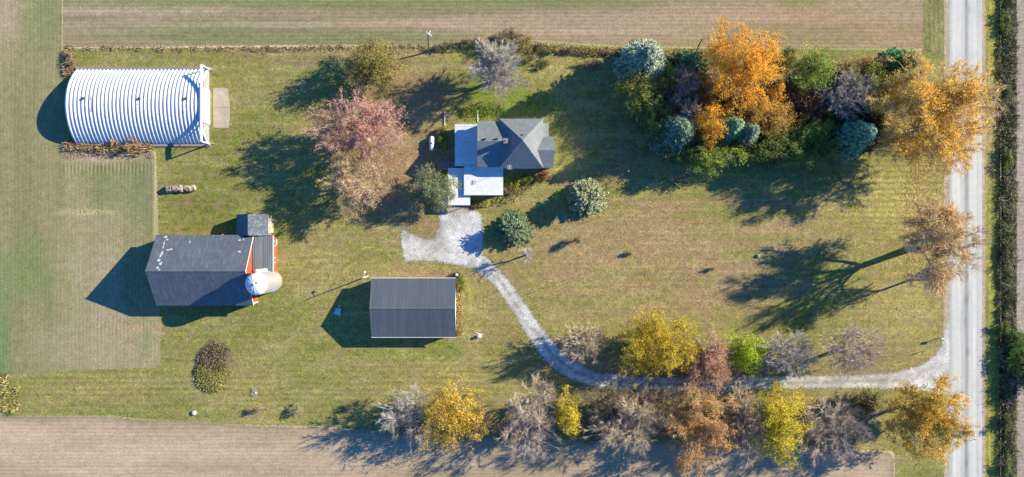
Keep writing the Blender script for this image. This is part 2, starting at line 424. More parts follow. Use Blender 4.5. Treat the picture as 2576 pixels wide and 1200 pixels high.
sheet('south_field', [(-900, 1050), (120, 1049), (280, 1050), (350, 1057), (470, 1063), (600, 1071), (800, 1077), (1000, 1092), (1500, 1112), (1900, 1124), (2235, 1138), (2248, 1150), (2250, 1700), (-900, 1700)],
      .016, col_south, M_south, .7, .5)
sheet('verge_west', [(2322, -500), (2383, -500), (2383, 132), (2322, 130)], .020, col_strip, M_verge, .5, .8)
sheet('shoulder_west', [(2375, -500), (2392, -500), (2392, 1700), (2377, 1700), (2374, 1000), (2372, 870), (2374, 500)], .024, col_shoulder, M_should, .35, .8)
sheet('driveway', [(1106, 533), (1150, 528), (1200, 530), (1212, 545), (1216, 590), (1214, 640), (1240, 662), (1285, 712), (1325, 770), (1366, 830), (1408, 880), (1450, 913), (1500, 935), (1600, 947), (1700, 950),
                   (2000, 946), (2150, 944), (2250, 936), (2320, 918), (2352, 893), (2370, 860), (2378, 826), (2392, 800), (2392, 1030), (2372, 998), (2330, 984), (2200, 976), (2000, 977), (1700, 985), (1560, 982), (1480, 970),
                   (1415, 945), (1366, 900), (1328, 845), (1288, 780), (1240, 712), (1190, 678), (1150, 666), (1090, 657), (1020, 658), (1009, 620), (1009, 572), (1032, 585), (1065, 602), (1090, 598), (1104, 570)],
      .028, col_drive, M_drive, .28, .28, pad=1.0)
sheet('shoulder_east', [(2466, -500), (2483, -500), (2483, 1700), (2466, 1700)], .032, col_shoulder, M_should, .35, .8)
sheet('road', [(2388, -3000), (2470, -3000), (2470, 4200), (2388, 4200)], .036, col_road, M_road, .2, 1.5, pad=.2)
sheet('verge_east', [(2479, -500), (2513, -500), (2513, 1700), (2479, 1700)], .040, col_verge, M_verge, .35, .7, pad=.2)
def col_ditch(U, W, sd):
    n = fbm(U, W, 10, 30, 151, 3); return lerp((.05, .055, .03), (.12, .105, .06), n)
sheet('ditch', [(2514, -500), (2557, -500), (2557, 1700), (2514, 1700)], .06, col_ditch, M_should, .25, 1.0, pad=.1, zfn=lambda X, Y: np.interp(X, [98.0, 98.9, 100.2, 101.3], [0, -1.0, -1.3, 0]))
sheet('field_east', [(2556, -500), (3300, -500), (3300, 1700), (2556, 1700)], .044, col_east, M_north, .8, .8)
sheet('concrete_pad', [(536, 222), (560, 221), (574, 222), (578, 255), (579, 290), (576, 322), (550, 322), (536, 321)], .060, col_pad, M_concrete, .2, .2, pad=.1)
sheet('path', [(1102, 520), (1118, 518), (1178, 520), (1180, 534), (1104, 536)], .060, col_pad, M_concrete, .2, .2, pad=.1)

# ------------------------------------------------------------------ vegetation
def tube_arrays(S, sides):
    S = np.asarray(S, float); p0 = S[:, :3]; p1 = S[:, 3:6]; r0 = S[:, 6]; r1 = S[:, 7]
    d = p1 - p0; d /= np.linalg.norm(d, axis=1, keepdims=True) + 1e-9
    ref = np.where(np.abs(d[:, 2:3]) < .9, np.array([[0, 0, 1.]]), np.array([[1., 0, 0]]))
    u = np.cross(d, ref); u /= np.linalg.norm(u, axis=1, keepdims=True) + 1e-9; w = np.cross(d, u)
    a = np.arange(sides) * 2 * math.pi / sides
    ring = u[:, None] * np.cos(a)[None, :, None] + w[:, None] * np.sin(a)[None, :, None]
    V = np.concatenate([p0[:, None] + ring * r0[:, None, None], p1[:, None] + ring * r1[:, None, None]], 1).reshape(-1, 3)
    n = len(S); b = np.arange(n)[:, None] * 2 * sides; i = np.arange(sides)[None]; j = (i + 1) % sides
    F = np.stack([b + i, b + j, b + sides + j, b + sides + i], 2).reshape(-1, 4)
    return V, F
def merge(parts):
    V = []; F = []; o = 0
    for v, f in parts:
        V.append(v); F.append(f + o); o += len(v)
    return np.concatenate(V), np.concatenate(F)
def unit(v): return v / (np.linalg.norm(v, axis=-1, keepdims=True) + 1e-9)
def quads(c, nrm, sa, sb, rng, along=None):
    """leaf quads centred on c with normal nrm, half sizes sa x sb"""
    t = rng.normal(size=c.shape) if along is None else along
    a = unit(np.cross(nrm, np.cross(t, nrm))); b = unit(np.cross(nrm, a))
    a = a * sa[:, None]; b = b * sb[:, None]
    V = np.stack([c - a, c + b * .9 - a * .15, c + a, c - b * .9 - a * .15], 1).reshape(-1, 3)
    F = np.arange(len(c) * 4).reshape(-1, 4)
    return V, F

def grow(rng, tips, z0, start, ratio=.45, rt=.018, pw=.44, top=None, k0=6):
    segs = []; last = []
    zmax = top if top else z0
    def rec(s, idx, lev):
        n = len(idx); T = tips[idx]
        if n == 1:
            segs.append((*s, *T[0], rt * 1.3, rt * .7)); last.append((s, T[0])); return
        k = min(n, 2 if (lev > 0 and rng.random() < .55) else 3) if lev else min(n, k0)
        ce = T[rng.choice(n, k, replace=False)] - s
        ce = unit(ce); D = unit(T - s)
        lab = np.argmax(D @ ce.T + rng.normal(size=(n, k)) * .02, 1)
        for c in range(k):
            sub = idx[lab == c]; m = len(sub)
            if m == 0: continue
            mean = tips[sub].mean(0)
            f = ratio * (.8 + .4 * rng.random())
            st = np.array(s)
            if lev == 0 and top:
                hd = math.hypot(mean[0] - s[0], mean[1] - s[1])
                zz = min(max(z0, mean[2] - hd * (.5 + .4 * rng.random())), top)
                q = (zz - z0) / max(top - z0, .01); st = np.array(start) * (1 - q) + np.array(trunk_top) * q; st[2] = zz
            if m == 1: f = 1.0
            e = st + (mean - st) * f
            L = np.linalg.norm(e - st)
            r = rt * m ** pw
            mid = (st + e) / 2 + rng.normal(size=3) * L * .09
            rs = r if lev else r * 1.15
            segs.append((*st, *mid, rs, r * .88)); segs.append((*mid, *e, r * .88, r * .8))
            last.append((mid, e)) if m < 6 else None
            if m == 1: last.append((mid, e)); continue
            rec(e, sub, lev + 1)
    trunk_top = (start[0], start[1], zmax)
    rec(np.array(start), np.arange(len(tips)), 0)
    return segs, last

def crown_tips(rng, n, rx, ry, z0, h, shape='round', clumps=40, spread=.16, off=(0, 0), fill=2.2):
    nc = clumps
    u = unit(rng.normal(size=(nc, 3)))
    rr = rng.random(nc) ** (1 / fill) * (.86 + .2 * rng.random(nc))
    c = u * rr[:, None]
    if shape == 'cone':
        t = rng.random(nc) ** 1.5; a = rng.random(nc) * 6.283; q = (1 - t) * (.4 + .6 * np.sqrt(rng.random(nc)))
        c = np.stack([q * np.cos(a), q * np.sin(a), 2 * t - 1], 1)
    elif shape == 'vase': c[:, :2] *= (1 + .22 * c[:, 2:3])
    elif shape == 'egg': c[:, :2] *= (1 - .25 * c[:, 2:3])
    elif shape == 'dome': c[:, 2] = np.abs(c[:, 2]) * 2 - 1
    lab = rng.integers(0, nc, n)
    p = c[lab] + rng.normal(size=(n, 3)) * spread
    zc = (z0 + h) / 2; hz = (h - z0) / 2
    P = np.stack([p[:, 0] * rx * .97 + off[0], p[:, 1] * ry * .97 + off[1], zc + p[:, 2] * hz * .95], 1)
    P[:, 2] = np.clip(P[:, 2], z0 * .7 + .1, h * 1.02)
    return P, lab, nc

def leaf_colours(rng, lab, nc, pal, zrel, per, hgt=0.0):
    pal = np.array(pal, float); k = len(pal)
    t = rng.random(nc)[lab] * (1 - hgt) + hgt * np.clip(zrel, 0, 1); t = np.clip(t + rng.normal(size=len(lab)) * .12, 0, .999) * (k - 1)
    i = np.clip(t.astype(int), 0, max(k - 2, 0)); f = (t - i)[:, None]
    c = pal[i] * (1 - f) + pal[np.minimum(i + 1, k - 1)] * f
    c = c * (.68 + .6 * rng.random(nc))[lab][:, None]
    odd = rng.random(nc); hs = np.ones((nc, 3)); hs[odd < .13] = (.78, .92, .8); hs[odd > .9] = (.92, .78, .8); c = c * hs[lab]
    c = np.repeat(c, per, 0)
    return c * (.75 + .5 * rng.random((len(c), 1)))

def tree(name, label, cat, cx, cy, rx, ry, h, kind='leafy', pal=None, bark='brown', shape='round', seed=0, dens=1.0, leaf=.145,
         z0=None, group=None, tips=None, clumps=None, base=None, twigs=4, spread=.16, twl=.9, hgt=0.0, fill=2.2, tr=1.0, sig=.4, tl=.35, bare_x=None):
    rng = np.random.default_rng(1000 + seed)
    if kind == 'bare': tr *= 1.12; twigs = twigs * .8
    hc = h * .62
    X, Y = at(cx, cy, hc); k = 1 - hc / H; g_ = {'row_tree': 1.3, 'row_maple': 1.2, 'driveway_tree': 1.2, 'windbreak_tree': 1.25, 'driveway_maple': 1.12, 'amber_tree': 1.15, 'green_maple': 1.15}.get(name, 1.06); leaf = leaf * .78 if leaf > .1 else leaf; rx = g_ * rx / PXM * k; ry = g_ * ry / PXM * k
    off = (0, 0)
    if base:
        bx, by = at(*base); off = (X - bx, Y - by); X, Y = bx, by
    z0 = h * .22 if z0 is None else z0
    area = rx * ry
    nt_ = tips or int(np.clip(18 * area, 90, 620))
    ncl = clumps or int(np.clip(3.2 * area, 14, 80))
    P, lab, nc = crown_tips(rng, nt_, rx, ry, z0, h, shape, ncl, spread, off, fill)
    z_fork = max(z0 * .8, .15)
    lean = (off[0] * .12, off[1] * .12)
    excur = shape in ('egg', 'cone')
    st = (lean[0], lean[1], z_fork)
    segs, last = grow(rng, P, z_fork, st, rt=.022 * tr, top=(h * .7 if excur else None), k0=9 if excur else 6, pw=.40)
    rtrunk = .022 * tr * nt_ ** .40 * 1.25
    root = empty(name, (X, Y, 0)); tag(root, label, cat, group)
    tv = [(0, 0, -.3, lean[0] * .5, lean[1] * .5, z_fork * .5, rtrunk * 1.25, rtrunk), (lean[0] * .5, lean[1] * .5, z_fork * .5, *st, rtrunk, rtrunk * .95)]
    if excur: tv.append((*st, st[0], st[1], h * .72, rtrunk * .9, rtrunk * .3))
    link('trunk', np_mesh('trunk', *tube_arrays(tv, 9), smooth=True), BARK[bark], root)
    S = np.array(segs); big = np.maximum(S[:, 6], S[:, 7]) > .05
    parts = []
    if big.any(): parts.append(tube_arrays(S[big], 6))
    if (~big).any(): parts.append(tube_arrays(S[~big], 3))
    A = np.array([a for a, b in last]); B = np.array([b for a, b in last])
    nT = int(len(A) * twigs); e = None
    if nT:
        ii = rng.integers(0, len(A), nT); t = rng.random((nT, 1)) * .9 + .1
        o = A[ii] * (1 - t) + B[ii] * t
        cen = np.array([[off[0], off[1], z0 + (h - z0) * .3]])
        d = unit(unit(B[ii] - A[ii]) * .8 + unit(o - cen) * .5 + rng.normal(size=(nT, 3)) * .45)
        L = (.35 + .65 * rng.random((nT, 1))) * twl
        m = o + d * L * .5; e = m + unit(d + rng.normal(size=(nT, 3)) * .3) * L * .5
        r_ = .0135 * tr if kind != 'bare' else .017 * tr
        rr = np.full((nT, 1), r_)
        parts.append(tube_arrays(np.hstack([o, m, rr, rr * .8]), 3)); parts.append(tube_arrays(np.hstack([m, e, rr * .8, rr * .45]), 3))
    link('branches', np_mesh('branches', *merge(parts)), BARK[bark], root)
    if pal is not None:
        per = max(1, int(round(dens * 20 * area * 29 / nt_ * (.17 / leaf) ** 2 * .34)))
        n = nt_ * per
        c = np.repeat(P, per, 0) + rng.normal(size=(n, 3)) * sig * np.array([1, 1, .75])
        if e is not None:      # part of the leaves sit out along the twigs of their own limb
            pick = rng.random(n) < tl
            sel = rng.integers(0, len(e), pick.sum()); c[pick] = m[sel] * .4 + e[sel] * .6 + rng.normal(size=(len(sel), 3)) * .16
        c[:, 2] = np.maximum(c[:, 2], .1)
        lab_l = np.repeat(lab, per); zr_l = np.repeat((P[:, 2] - z0) / (h - z0), per)
        if bare_x is not None:      # the crown has already dropped its leaves on one side
            q = (c[:, 0] - off[0]) / rx; keep = rng.random(n) > np.clip((q - bare_x) / .5, 0, .93)
            c = c[keep]; lab_l = lab_l[keep]; zr_l = zr_l[keep]; n = len(c)
        cen = np.array([off[0], off[1], z0 + (h - z0) * .35])
        nrm = unit(unit(c - cen) * .6 + np.array([0, 0, .3]) + rng.normal(size=(n, 3)) * .6)
        s = leaf * (.7 + .6 * rng.random(n))
        V, F = quads(c, nrm, s, s * .8, rng)
        col = np.repeat(leaf_colours(rng, lab_l, nc, pal, zr_l, 1, hgt), 4, 0)
        link('crown', np_mesh('crown', V, F, col), M_leaf, root)
    return root

def conifer(name, label, cat, cx, cy, rr, h, pal, seed=0, group=None, ragged=.15, z0=.15, pw=.8, dens=1.0):
    rng = np.random.default_rng(5000 + seed)
    hc = h * .3
    X, Y = at(cx, cy, hc); Rr = 1.08 * rr / PXM * (1 - hc / H)
    root = empty(name, (X, Y, 0)); tag(root, label, cat, group)
    link('trunk', np_mesh('trunk', *tube_arrays([(0, 0, -.2, 0, 0, h * .5, .025 * h, .014 * h), (0, 0, h * .5, 0, 0, h * .98, .014 * h, .01)], 8)), BARK['brown'], root)
    ph = rng.random(6) * 6.28
    segs = []; C_ = []; D = []; Ls = []; T = []
    z = z0; k = 0
    while z < h * .97:
        q = z / h; RL = Rr * (1 - q) ** pw + .12
        nb = int(9 + 8 * (1 - q)); a0 = rng.random() * 6.28
        for b in range(nb):
            a = a0 + b * 6.283 / nb + rng.normal() * .18
            lump = 1 + ragged * (math.sin(3 * a + ph[0] + z * .9) * .4 + math.sin(5 * a + ph[1] - z * 1.3) * .35) + rng.normal() * ragged * .45
            L = max(RL * lump, .15)
            rise = .30 if q > .6 else -.12 - .1 * (1 - q)
            dr = np.array([math.cos(a), math.sin(a), rise]); dr /= np.linalg.norm(dr)
            st = np.array([0, 0, z]); e = st + dr * L; e[2] += .10 * L
            segs.append((*st, *e, .012 + .008 * L, .006))
            ns = max(2, int(L / .2 * dens))
            t = (np.arange(ns) + rng.random(ns)) / ns; t = .12 + .9 * t
            for side in (-1, 1, 0):
                ang = a + side * (.75 + rng.normal(size=ns) * .2)
                dd = np.stack([np.cos(ang), np.sin(ang), rng.normal(size=ns) * .22 - .05], 1)
                ll = (.16 + .20 * (1 - t * .6) * min(1.3, .5 + L * .3)) * (.8 + .4 * rng.random(ns))
                c = st + dr * (L * t)[:, None] + np.array([0, 0, 1]) * (.1 * L * t ** 2)[:, None] + dd * (ll * .8)[:, None]
                C_.append(c); D.append(dd); Ls.append(ll); T.append(t)
        z += .26 + .05 * rng.random(); k += 1
    link('branches', np_mesh('branches', *tube_arrays(segs, 4)), BARK['brown'], root)
    c = np.concatenate(C_); D = np.concatenate(D); ll = np.concatenate(Ls); t = np.concatenate(T); n = len(c)
    c[:, 2] = np.maximum(c[:, 2], .08)
    nrm = unit(np.array([0, 0, 1.]) + rng.normal(size=(n, 3)) * .38)
    V, F = quads(c, nrm, ll, ll * .42, rng, along=unit(D))
    pal = np.array(pal); f = np.clip(t * .9 + rng.normal(size=n) * .2, 0, 1)[:, None]
    col = pal[0] * (1 - f) + pal[1] * f
    col = col * (.7 + .6 * rng.random((n, 1)))
    link('crown', np_mesh('crown', V, F, np.repeat(col, 4, 0)), M_needle, root)
    return root

def weeds(name, label, cat, pts, n, hgt, pal, seed=0, jitter=1.0, kind='stuff', wid=.035, group=None, dens=None, flop=.55, clumpy=.35, zf=None):
    """rough dry growth scattered along a plan polyline with half width w: pts = (px, py, w_px)"""
    rng = np.random.default_rng(9000 + seed)
    P = np.array(pts, float); seg = np.hypot(*(P[1:, :2] - P[:-1, :2]).T); w8 = seg * (P[1:, 2] + P[:-1, 2]); cum = np.cumsum(w8) / w8.sum()
    nc = max(6, n // 16)
    i = np.searchsorted(cum, rng.random(nc)); t = rng.random(nc)
    a = P[i] * (1 - t[:, None]) + P[i + 1] * t[:, None]
    d = P[i + 1, :2] - P[i, :2]; d = d / (np.linalg.norm(d, axis=1, keepdims=True) + 1e-9); nn = np.stack([-d[:, 1], d[:, 0]], 1)
    q = np.clip(rng.normal(size=nc) * .5, -1, 1)
    u = a[:, 0] + nn[:, 0] * q * a[:, 2]; v = a[:, 1] + nn[:, 1] * q * a[:, 2]
    X = (u - 1288) / PXM; Y = (600 - v) / PXM
    lab = rng.integers(0, nc, n)
    x = X[lab] + rng.normal(size=n) * clumpy; y = Y[lab] + rng.normal(size=n) * clumpy
    L = hgt * (.45 + .75 * rng.random(nc))[lab] * (.7 + .5 * rng.random(n))
    az = rng.random(n) * 6.283; fl = flop * (.4 + .9 * rng.random(n))
    b = np.stack([x, y, zf(x, y) if zf else np.zeros(n)], 1)
    tip = b + np.stack([np.cos(az) * fl * L, np.sin(az) * fl * L, L * .85], 1)
    mid = b * .5 + tip * .5; mid[:, 2] += L * .12
    sd_ = np.stack([-np.sin(az), np.cos(az), np.zeros(n)], 1) * wid * (.7 + .8 * rng.random((n, 1)))
    V = np.stack([b - sd_, b + sd_, mid + sd_ * 1.2, mid - sd_ * 1.2, tip - sd_ * .5, tip + sd_ * .5], 1).reshape(-1, 3)
    o = np.arange(n)[:, None] * 6
    F = np.concatenate([o + np.array([[0, 1, 2, 3]]), o + np.array([[3, 2, 5, 4]])])
    pal = np.array(pal); ci = rng.integers(0, len(pal), nc)[lab]; col = pal[ci] * (.7 + .6 * rng.random((n, 1)))
    ob = link(name, np_mesh(name, V, F, np.repeat(col, 6, 0)), M_blade)
    tag(ob, label, cat, group, kind)
    return ob
# ------------------------------------------------------------------ trees: plan pixel of the crown as seen from above, radii in plan pixels, height in metres
ORANGE = [(.66, .40, .04), (.90, .44, .04), (.95, .52, .10)]
GOLD = [(.4, .32, .03), (.75, .5, .05), (.85, .56, .07)]
YELLOW = [(.4, .36, .03), (.8, .62, .05), (.85, .6, .05)]
LIME = [(.28, .42, .02), (.52, .68, .03), (.65, .7, .05)]
AMBER = [(.50, .24, .02), (.68, .34, .03), (.7, .38, .06)]
DGREEN = [(.07, .12, .035), (.14, .22, .05), (.28, .36, .08)]
MGREEN = [(.14, .22, .035), (.28, .40, .06), (.46, .55, .11)]
YGREEN = [(.2, .24, .04), (.45, .45, .07), (.66, .6, .11)]
OLGOLD = [(.18, .17, .045), (.32, .28, .07), (.42, .35, .10)]
RUST = [(.28, .12, .06), (.42, .2, .1), (.46, .22, .08)]
PINK = [(.54, .28, .22), (.70, .38, .29), (.76, .33, .22)]
TANL = [(.42, .28, .14), (.6, .42, .23), (.52, .34, .17)]
DRY = [(.2, .15, .09), (.34, .26, .16), (.42, .33, .2)]
DRYD = [(.10, .075, .05), (.2, .15, .09), (.34, .27, .17)]
GREYG = [(.13, .15, .085), (.22, .24, .13), (.34, .34, .19)]
G1 = 'trees around the yard'; G2 = 'trees of the windbreak east of the house'; G3 = 'trees along the driveway'; G4 = 'roadside trees'

# yard
tree('olive_tree', 'broad olive gold tree north of the pink tree, at the field edge', 'tree', 934, 162, 66, 70, 8.6, pal=OLGOLD, shape='round', seed=1, dens=.9, z0=.9, group=G1)
tree('sapling', 'small bare pinkish sapling between the olive tree and the pink tree', 'tree', 906, 232, 22, 26, 3.0, 'bare', pal=PINK, bark='pink', seed=2, dens=.12, tips=90, group=G1, leaf=.1)
tree('pink_tree', 'wide half bare tree with thin pinkish red leaves', 'tree', 902, 318, 128, 76, 11.5, 'leafy', pal=PINK, bark='pink', seed=3, dens=.55, leaf=.13, base=(925, 352), tips=560, twigs=7, tr=1.4, clumps=90, spread=.13, sig=.5, tl=.5, group=G1, shape='vase', z0=3.6)
tree('tan_tree', 'tan leaved thinning tree south of the pink tree', 'tree', 893, 460, 80, 78, 9.5, 'leafy', pal=TANL, bark='tan', seed=4, dens=.34, leaf=.13, twigs=7, group=G1, shape='round', z0=2.2, tr=1.3, spread=.09, sig=.5, tl=.5, clumps=60)
tree('bare_grey_tree', 'bare silvery grey tree north of the house', 'tree', 1256, 172, 68, 66, 11.5, 'bare', bark='grey', seed=5, twigs=10, group=G1, shape='vase', z0=3.0, tips=560, twl=1.2, base=(1243, 205))
tree('hedgerow_tree', 'brown olive thicket tree in the fence row behind the silvery bare tree', 'tree', 1285, 96, 44, 30, 4.5, pal=DRYD + [(.25, .23, .08)], bark='brown', seed=6, dens=.5, z0=.4, group=G1)
tree('hedgerow_tree', 'slim olive yellow tree in the fence row, right behind the silvery bare tree', 'tree', 1318, 112, 18, 30, 4.8, pal=OLGOLD, bark='brown', seed=7, dens=.55, z0=.4, group=G1)
tree('garden_pine', 'grey green clumpy pine beside the white porch roof', 'tree', 1093, 466, 58, 50, 7.4, pal=[(.14, .18, .08), (.27, .32, .15), (.42, .45, .24)], bark='brown', seed=8, dens=1.4, leaf=.12, z0=.8, group=G1, shape='egg', base=(1108, 466))
conifer('spruce', 'pale blue green spruce on the lawn south east of the house', 'tree', 1478, 497, 46, 5.0, [(.13, .15, .07), (.36, .37, .19)], seed=1, group=G1, pw=.45)
conifer('spruce', 'dark green spruce beside the gravel turning area', 'tree', 1294, 577, 41, 4.4, [(.06, .10, .05), (.19, .25, .12)], seed=2, group=G1, pw=.5, ragged=.2)
tree('sapling', 'small bare white barked sapling by the drive', 'tree', 1327, 641, 22, 20, 5.4, 'bare', bark='pale', seed=9, tips=60, twigs=4, twl=.7, group=G1, z0=2.4)
tree('sapling', 'dark leafy sapling on the open lawn below the pale spruce', 'tree', 1452, 604, 8, 8, 3.0, pal=DGREEN, seed=10, tips=60, clumps=6, dens=.6, z0=.8, group=G1)

# windbreak
G_BS = [(.11, .15, .08), (.40, .44, .29)]
conifer('blue_spruce', 'pale blue spruce at the north west corner of the windbreak', 'tree', 1618, 158, 60, 13.5, G_BS, seed=3, group=G2, pw=.7)
tree('windbreak_tree', 'mottled yellow green tree below the pale blue spruce', 'tree', 1612, 225, 52, 42, 8.5, pal=YGREEN, seed=11, group=G2, z0=.8)
tree('windbreak_tree', 'dark green bushy tree under the yellow green one, west side of the windbreak', 'tree', 1642, 268, 42, 34, 8.0, pal=DGREEN, seed=12, group=G2, z0=.8)
tree('windbreak_tree', 'dull brown leafless tree left of the big orange tree', 'tree', 1716, 226, 40, 46, 8.5, 'bare', pal=DRY, bark='pink', seed=13, dens=.16, twigs=8, group=G2, leaf=.1)
tree('windbreak_tree', 'bare white twigged tree beside the small amber tree', 'tree', 1738, 290, 24, 42, 8.5, 'bare', bark='pale', seed=14, tips=200, twigs=6, group=G2)
conifer('spruce', 'dark green spruce behind the brown tree, at the field edge', 'tree', 1738, 166, 42, 9, [(.05, .09, .04), (.18, .25, .10)], seed=4, group=G2, pw=.7)
tree('orange_maple', 'largest tree of the windbreak, tall and bright orange', 'tree', 1877, 168, 104, 116, 17, pal=ORANGE, seed=15, group=G2, shape='egg', dens=1.0, leaf=.15, z0=2.0, clumps=80, spread=.13, base=(1835, 205))
tree('orange_maple', 'yellow orange tree at the foot of the tallest orange one', 'tree', 1918, 288, 70, 50, 9.5, pal=[(.42, .24, .04), (.6, .36, .06), (.66, .4, .1)], seed=16, group=G2, dens=.8, z0=1.2)
tree('amber_tree', 'small glowing amber tree between the blue spruces', 'tree', 1785, 312, 32, 46, 13.5, pal=[(.62, .30, .02), (.88, .46, .03), (.92, .52, .06)], seed=17, group=G2, dens=1.3, z0=1.0, shape='egg')
conifer('blue_spruce', 'dark blue spruce low at the west end of the windbreak', 'tree', 1700, 335, 56, 12, [(.06, .11, .06), (.24, .32, .19)], seed=5, group=G2)
conifer('blue_spruce', 'mint green spruce right of the small amber tree', 'tree', 1832, 324, 38, 11, [(.10, .19, .09), (.28, .43, .21)], seed=6, group=G2)
conifer('blue_spruce', 'grey green spruce right of the mint green one', 'tree', 1872, 338, 36, 10.5, [(.09, .13, .08), (.26, .31, .19)], seed=7, group=G2)
tree('windbreak_tree', 'bright green bushy tree jutting from the south edge of the windbreak', 'tree', 1782, 396, 42, 32, 8, pal=MGREEN, seed=18, group=G2, z0=.5)
tree('windbreak_tree', 'dark green tree left of the jutting bright green one', 'tree', 1728, 388, 42, 28, 6.0, pal=DGREEN, seed=19, group=G2, z0=.5)
tree('windbreak_tree', 'dark olive tree under the grey green spruce', 'tree', 1905, 372, 40, 26, 6.0, pal=DGREEN, seed=20, group=G2, z0=.4)
tree('green_maple', 'mid green round tree right of the tallest orange one', 'tree', 2044, 178, 55, 52, 11, pal=[(.12, .18, .03), (.25, .34, .05), (.46, .48, .10)], seed=21, group=G2, z0=1.0, dens=1.2)
tree('windbreak_tree', 'rusty brown low tree below the mid green round one', 'tree', 2028, 262, 48, 34, 7, pal=[(.16, .09, .05), (.3, .17, .09), (.36, .22, .12)], seed=22, group=G2, dens=.6, z0=.6)
tree('windbreak_tree', 'bare purplish tree with pale curving limbs in the windbreak', 'tree', 2130, 240, 60, 52, 10, 'bare', bark='grey', seed=23, twigs=9, group=G2, shape='vase', pal=[(.16, .11, .11), (.22, .15, .14)], dens=.1, leaf=.1)
tree('windbreak_tree', 'pale yellow green tree behind the bare purplish one', 'tree', 2188, 212, 38, 46, 8.5, pal=YGREEN, seed=24, group=G2, z0=.6)
tree('orange_maple', 'small light orange tree at the north edge by the road end of the windbreak', 'tree', 2192, 155, 42, 26, 6, pal=[(.5, .3, .09), (.66, .42, .15), (.6, .34, .08)], seed=25, group=G2, dens=.6, z0=.5)
conifer('spruce', 'deep green spruce left of the roadside silver maple', 'tree', 2262, 162, 42, 9.5, [(.03, .10, .04), (.11, .27, .10)], seed=8, group=G2)
tree('windbreak_tree', 'yellow green tree south of the rusty brown one', 'tree', 1972, 335, 46, 38, 6.2, pal=[(.09, .13, .025), (.22, .26, .04), (.38, .38, .08)], seed=26, group=G2, z0=.6)
tree('windbreak_tree', 'green tree between the yellow green one and the teal spruce', 'tree', 2052, 342, 48, 38, 7, pal=MGREEN, seed=27, group=G2, z0=.6)
conifer('blue_spruce', 'teal blue spruce at the south east of the windbreak', 'tree', 2142, 345, 48, 13, [(.06, .16, .09), (.26, .42, .24)], seed=9, group=G2)
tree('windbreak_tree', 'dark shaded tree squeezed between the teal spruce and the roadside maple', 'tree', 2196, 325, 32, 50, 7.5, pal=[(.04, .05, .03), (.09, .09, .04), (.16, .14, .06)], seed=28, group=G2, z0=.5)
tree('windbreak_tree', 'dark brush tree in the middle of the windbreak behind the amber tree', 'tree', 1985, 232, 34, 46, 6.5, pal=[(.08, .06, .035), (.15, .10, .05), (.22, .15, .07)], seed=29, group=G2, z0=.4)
tree('windbreak_tree', 'low dark evergreen brush between the teal spruce and the green tree', 'tree', 2095, 305, 38, 30, 6, pal=DGREEN, seed=30, group=G2, z0=.4)
tree('windbreak_tree', 'low rusty brush right of the bare purplish tree', 'tree', 2195, 275, 32, 30, 6, pal=[(.14, .08, .05), (.24, .14, .08), (.3, .18, .1)], seed=31, group=G2, z0=.4, dens=.6)
tree('windbreak_tree', 'olive bush north of the round green tree', 'tree', 1985, 148, 26, 26, 4, pal=OLGOLD, seed=32, group=G2, z0=.3)

for i, (x, y, rx, ry, h, pal, lb) in enumerate([
    (1682, 185, 30, 26, 6.5, YGREEN, 'yellowish tree between the pale blue spruce and the dark green one'),
    (1668, 318, 34, 34, 7, DGREEN, 'dark green tree at the far west end, left of the dark blue spruce'),
    (1945, 388, 40, 24, 7, DGREEN, 'low dark tree at the south edge below the yellow green ones'),
    (2012, 386, 44, 26, 7.5, MGREEN, 'low green tree at the south edge, left of the teal spruce'),
    (2085, 388, 36, 24, 7, DGREEN, 'low dark tree at the south edge beside the teal spruce'),
    (1955, 288, 38, 34, 6.5, [(.5, .34, .06), (.72, .5, .09), (.8, .56, .12)], 'gold tinged tree between the orange trees and the rusty brown one'),
    (2122, 178, 36, 26, 6, OLGOLD, 'olive tree at the field edge above the bare purplish one'),
    (2245, 228, 34, 40, 7.5, [(.3, .2, .07), (.5, .32, .09), (.62, .42, .1)], 'russet gold tree wedged against the roadside maple'),
    (1845, 385, 34, 24, 7.5, MGREEN, 'mid green tree below the grey green spruce'),
    (2100, 250, 30, 36, 7, [(.2, .13, .07), (.36, .24, .12)], 'brown tree behind the bare purplish one'),
    (1770, 232, 30, 40, 7.5, [(.16, .12, .05), (.36, .26, .08)], 'brown olive tree tucked against the left side of the largest orange one')]):
    tree('windbreak_tree', lb, 'tree', x, y, rx, ry, h, pal=pal, seed=200 + i, group=G2, z0=.4, dens=.95)
# roadside
tree('roadside_maple', 'huge gold maple with bare tips leaning over the road', 'tree', 2368, 280, 170, 144, 17.5, pal=[(.78, .50, .04), (.95, .58, .05), (.95, .52, .09)], bark='tan', seed=33, group=G4, shape='round', bare_x=.3, dens=.8, leaf=.15, base=(2276, 345), tips=760, twigs=8, twl=1.7, z0=4.5, clumps=110, spread=.09, sig=.55, tr=1.6, tl=.5)
tree('roadside_maple', 'thin crowned orange maple overhanging the road, halfway down the lawn', 'tree', 2372, 612, 106, 120, 17.2, pal=[(.8, .52, .16), (.9, .56, .18), (.85, .46, .16)], bark='tan', seed=34, group=G4, shape='round', bare_x=.3, dens=.42, leaf=.14, base=(2284, 627), tips=480, twigs=6, twl=1.7, z0=5.5, clumps=80, spread=.085, sig=.55, tr=1.9, tl=.5)
tree('roadside_sapling', 'slender bare tree south of the overhanging orange maple', 'tree', 2335, 700, 34, 30, 9, 'bare', bark='pink', seed=35, group=G4, tips=120, twigs=6, z0=3.5, base=(2290, 704))
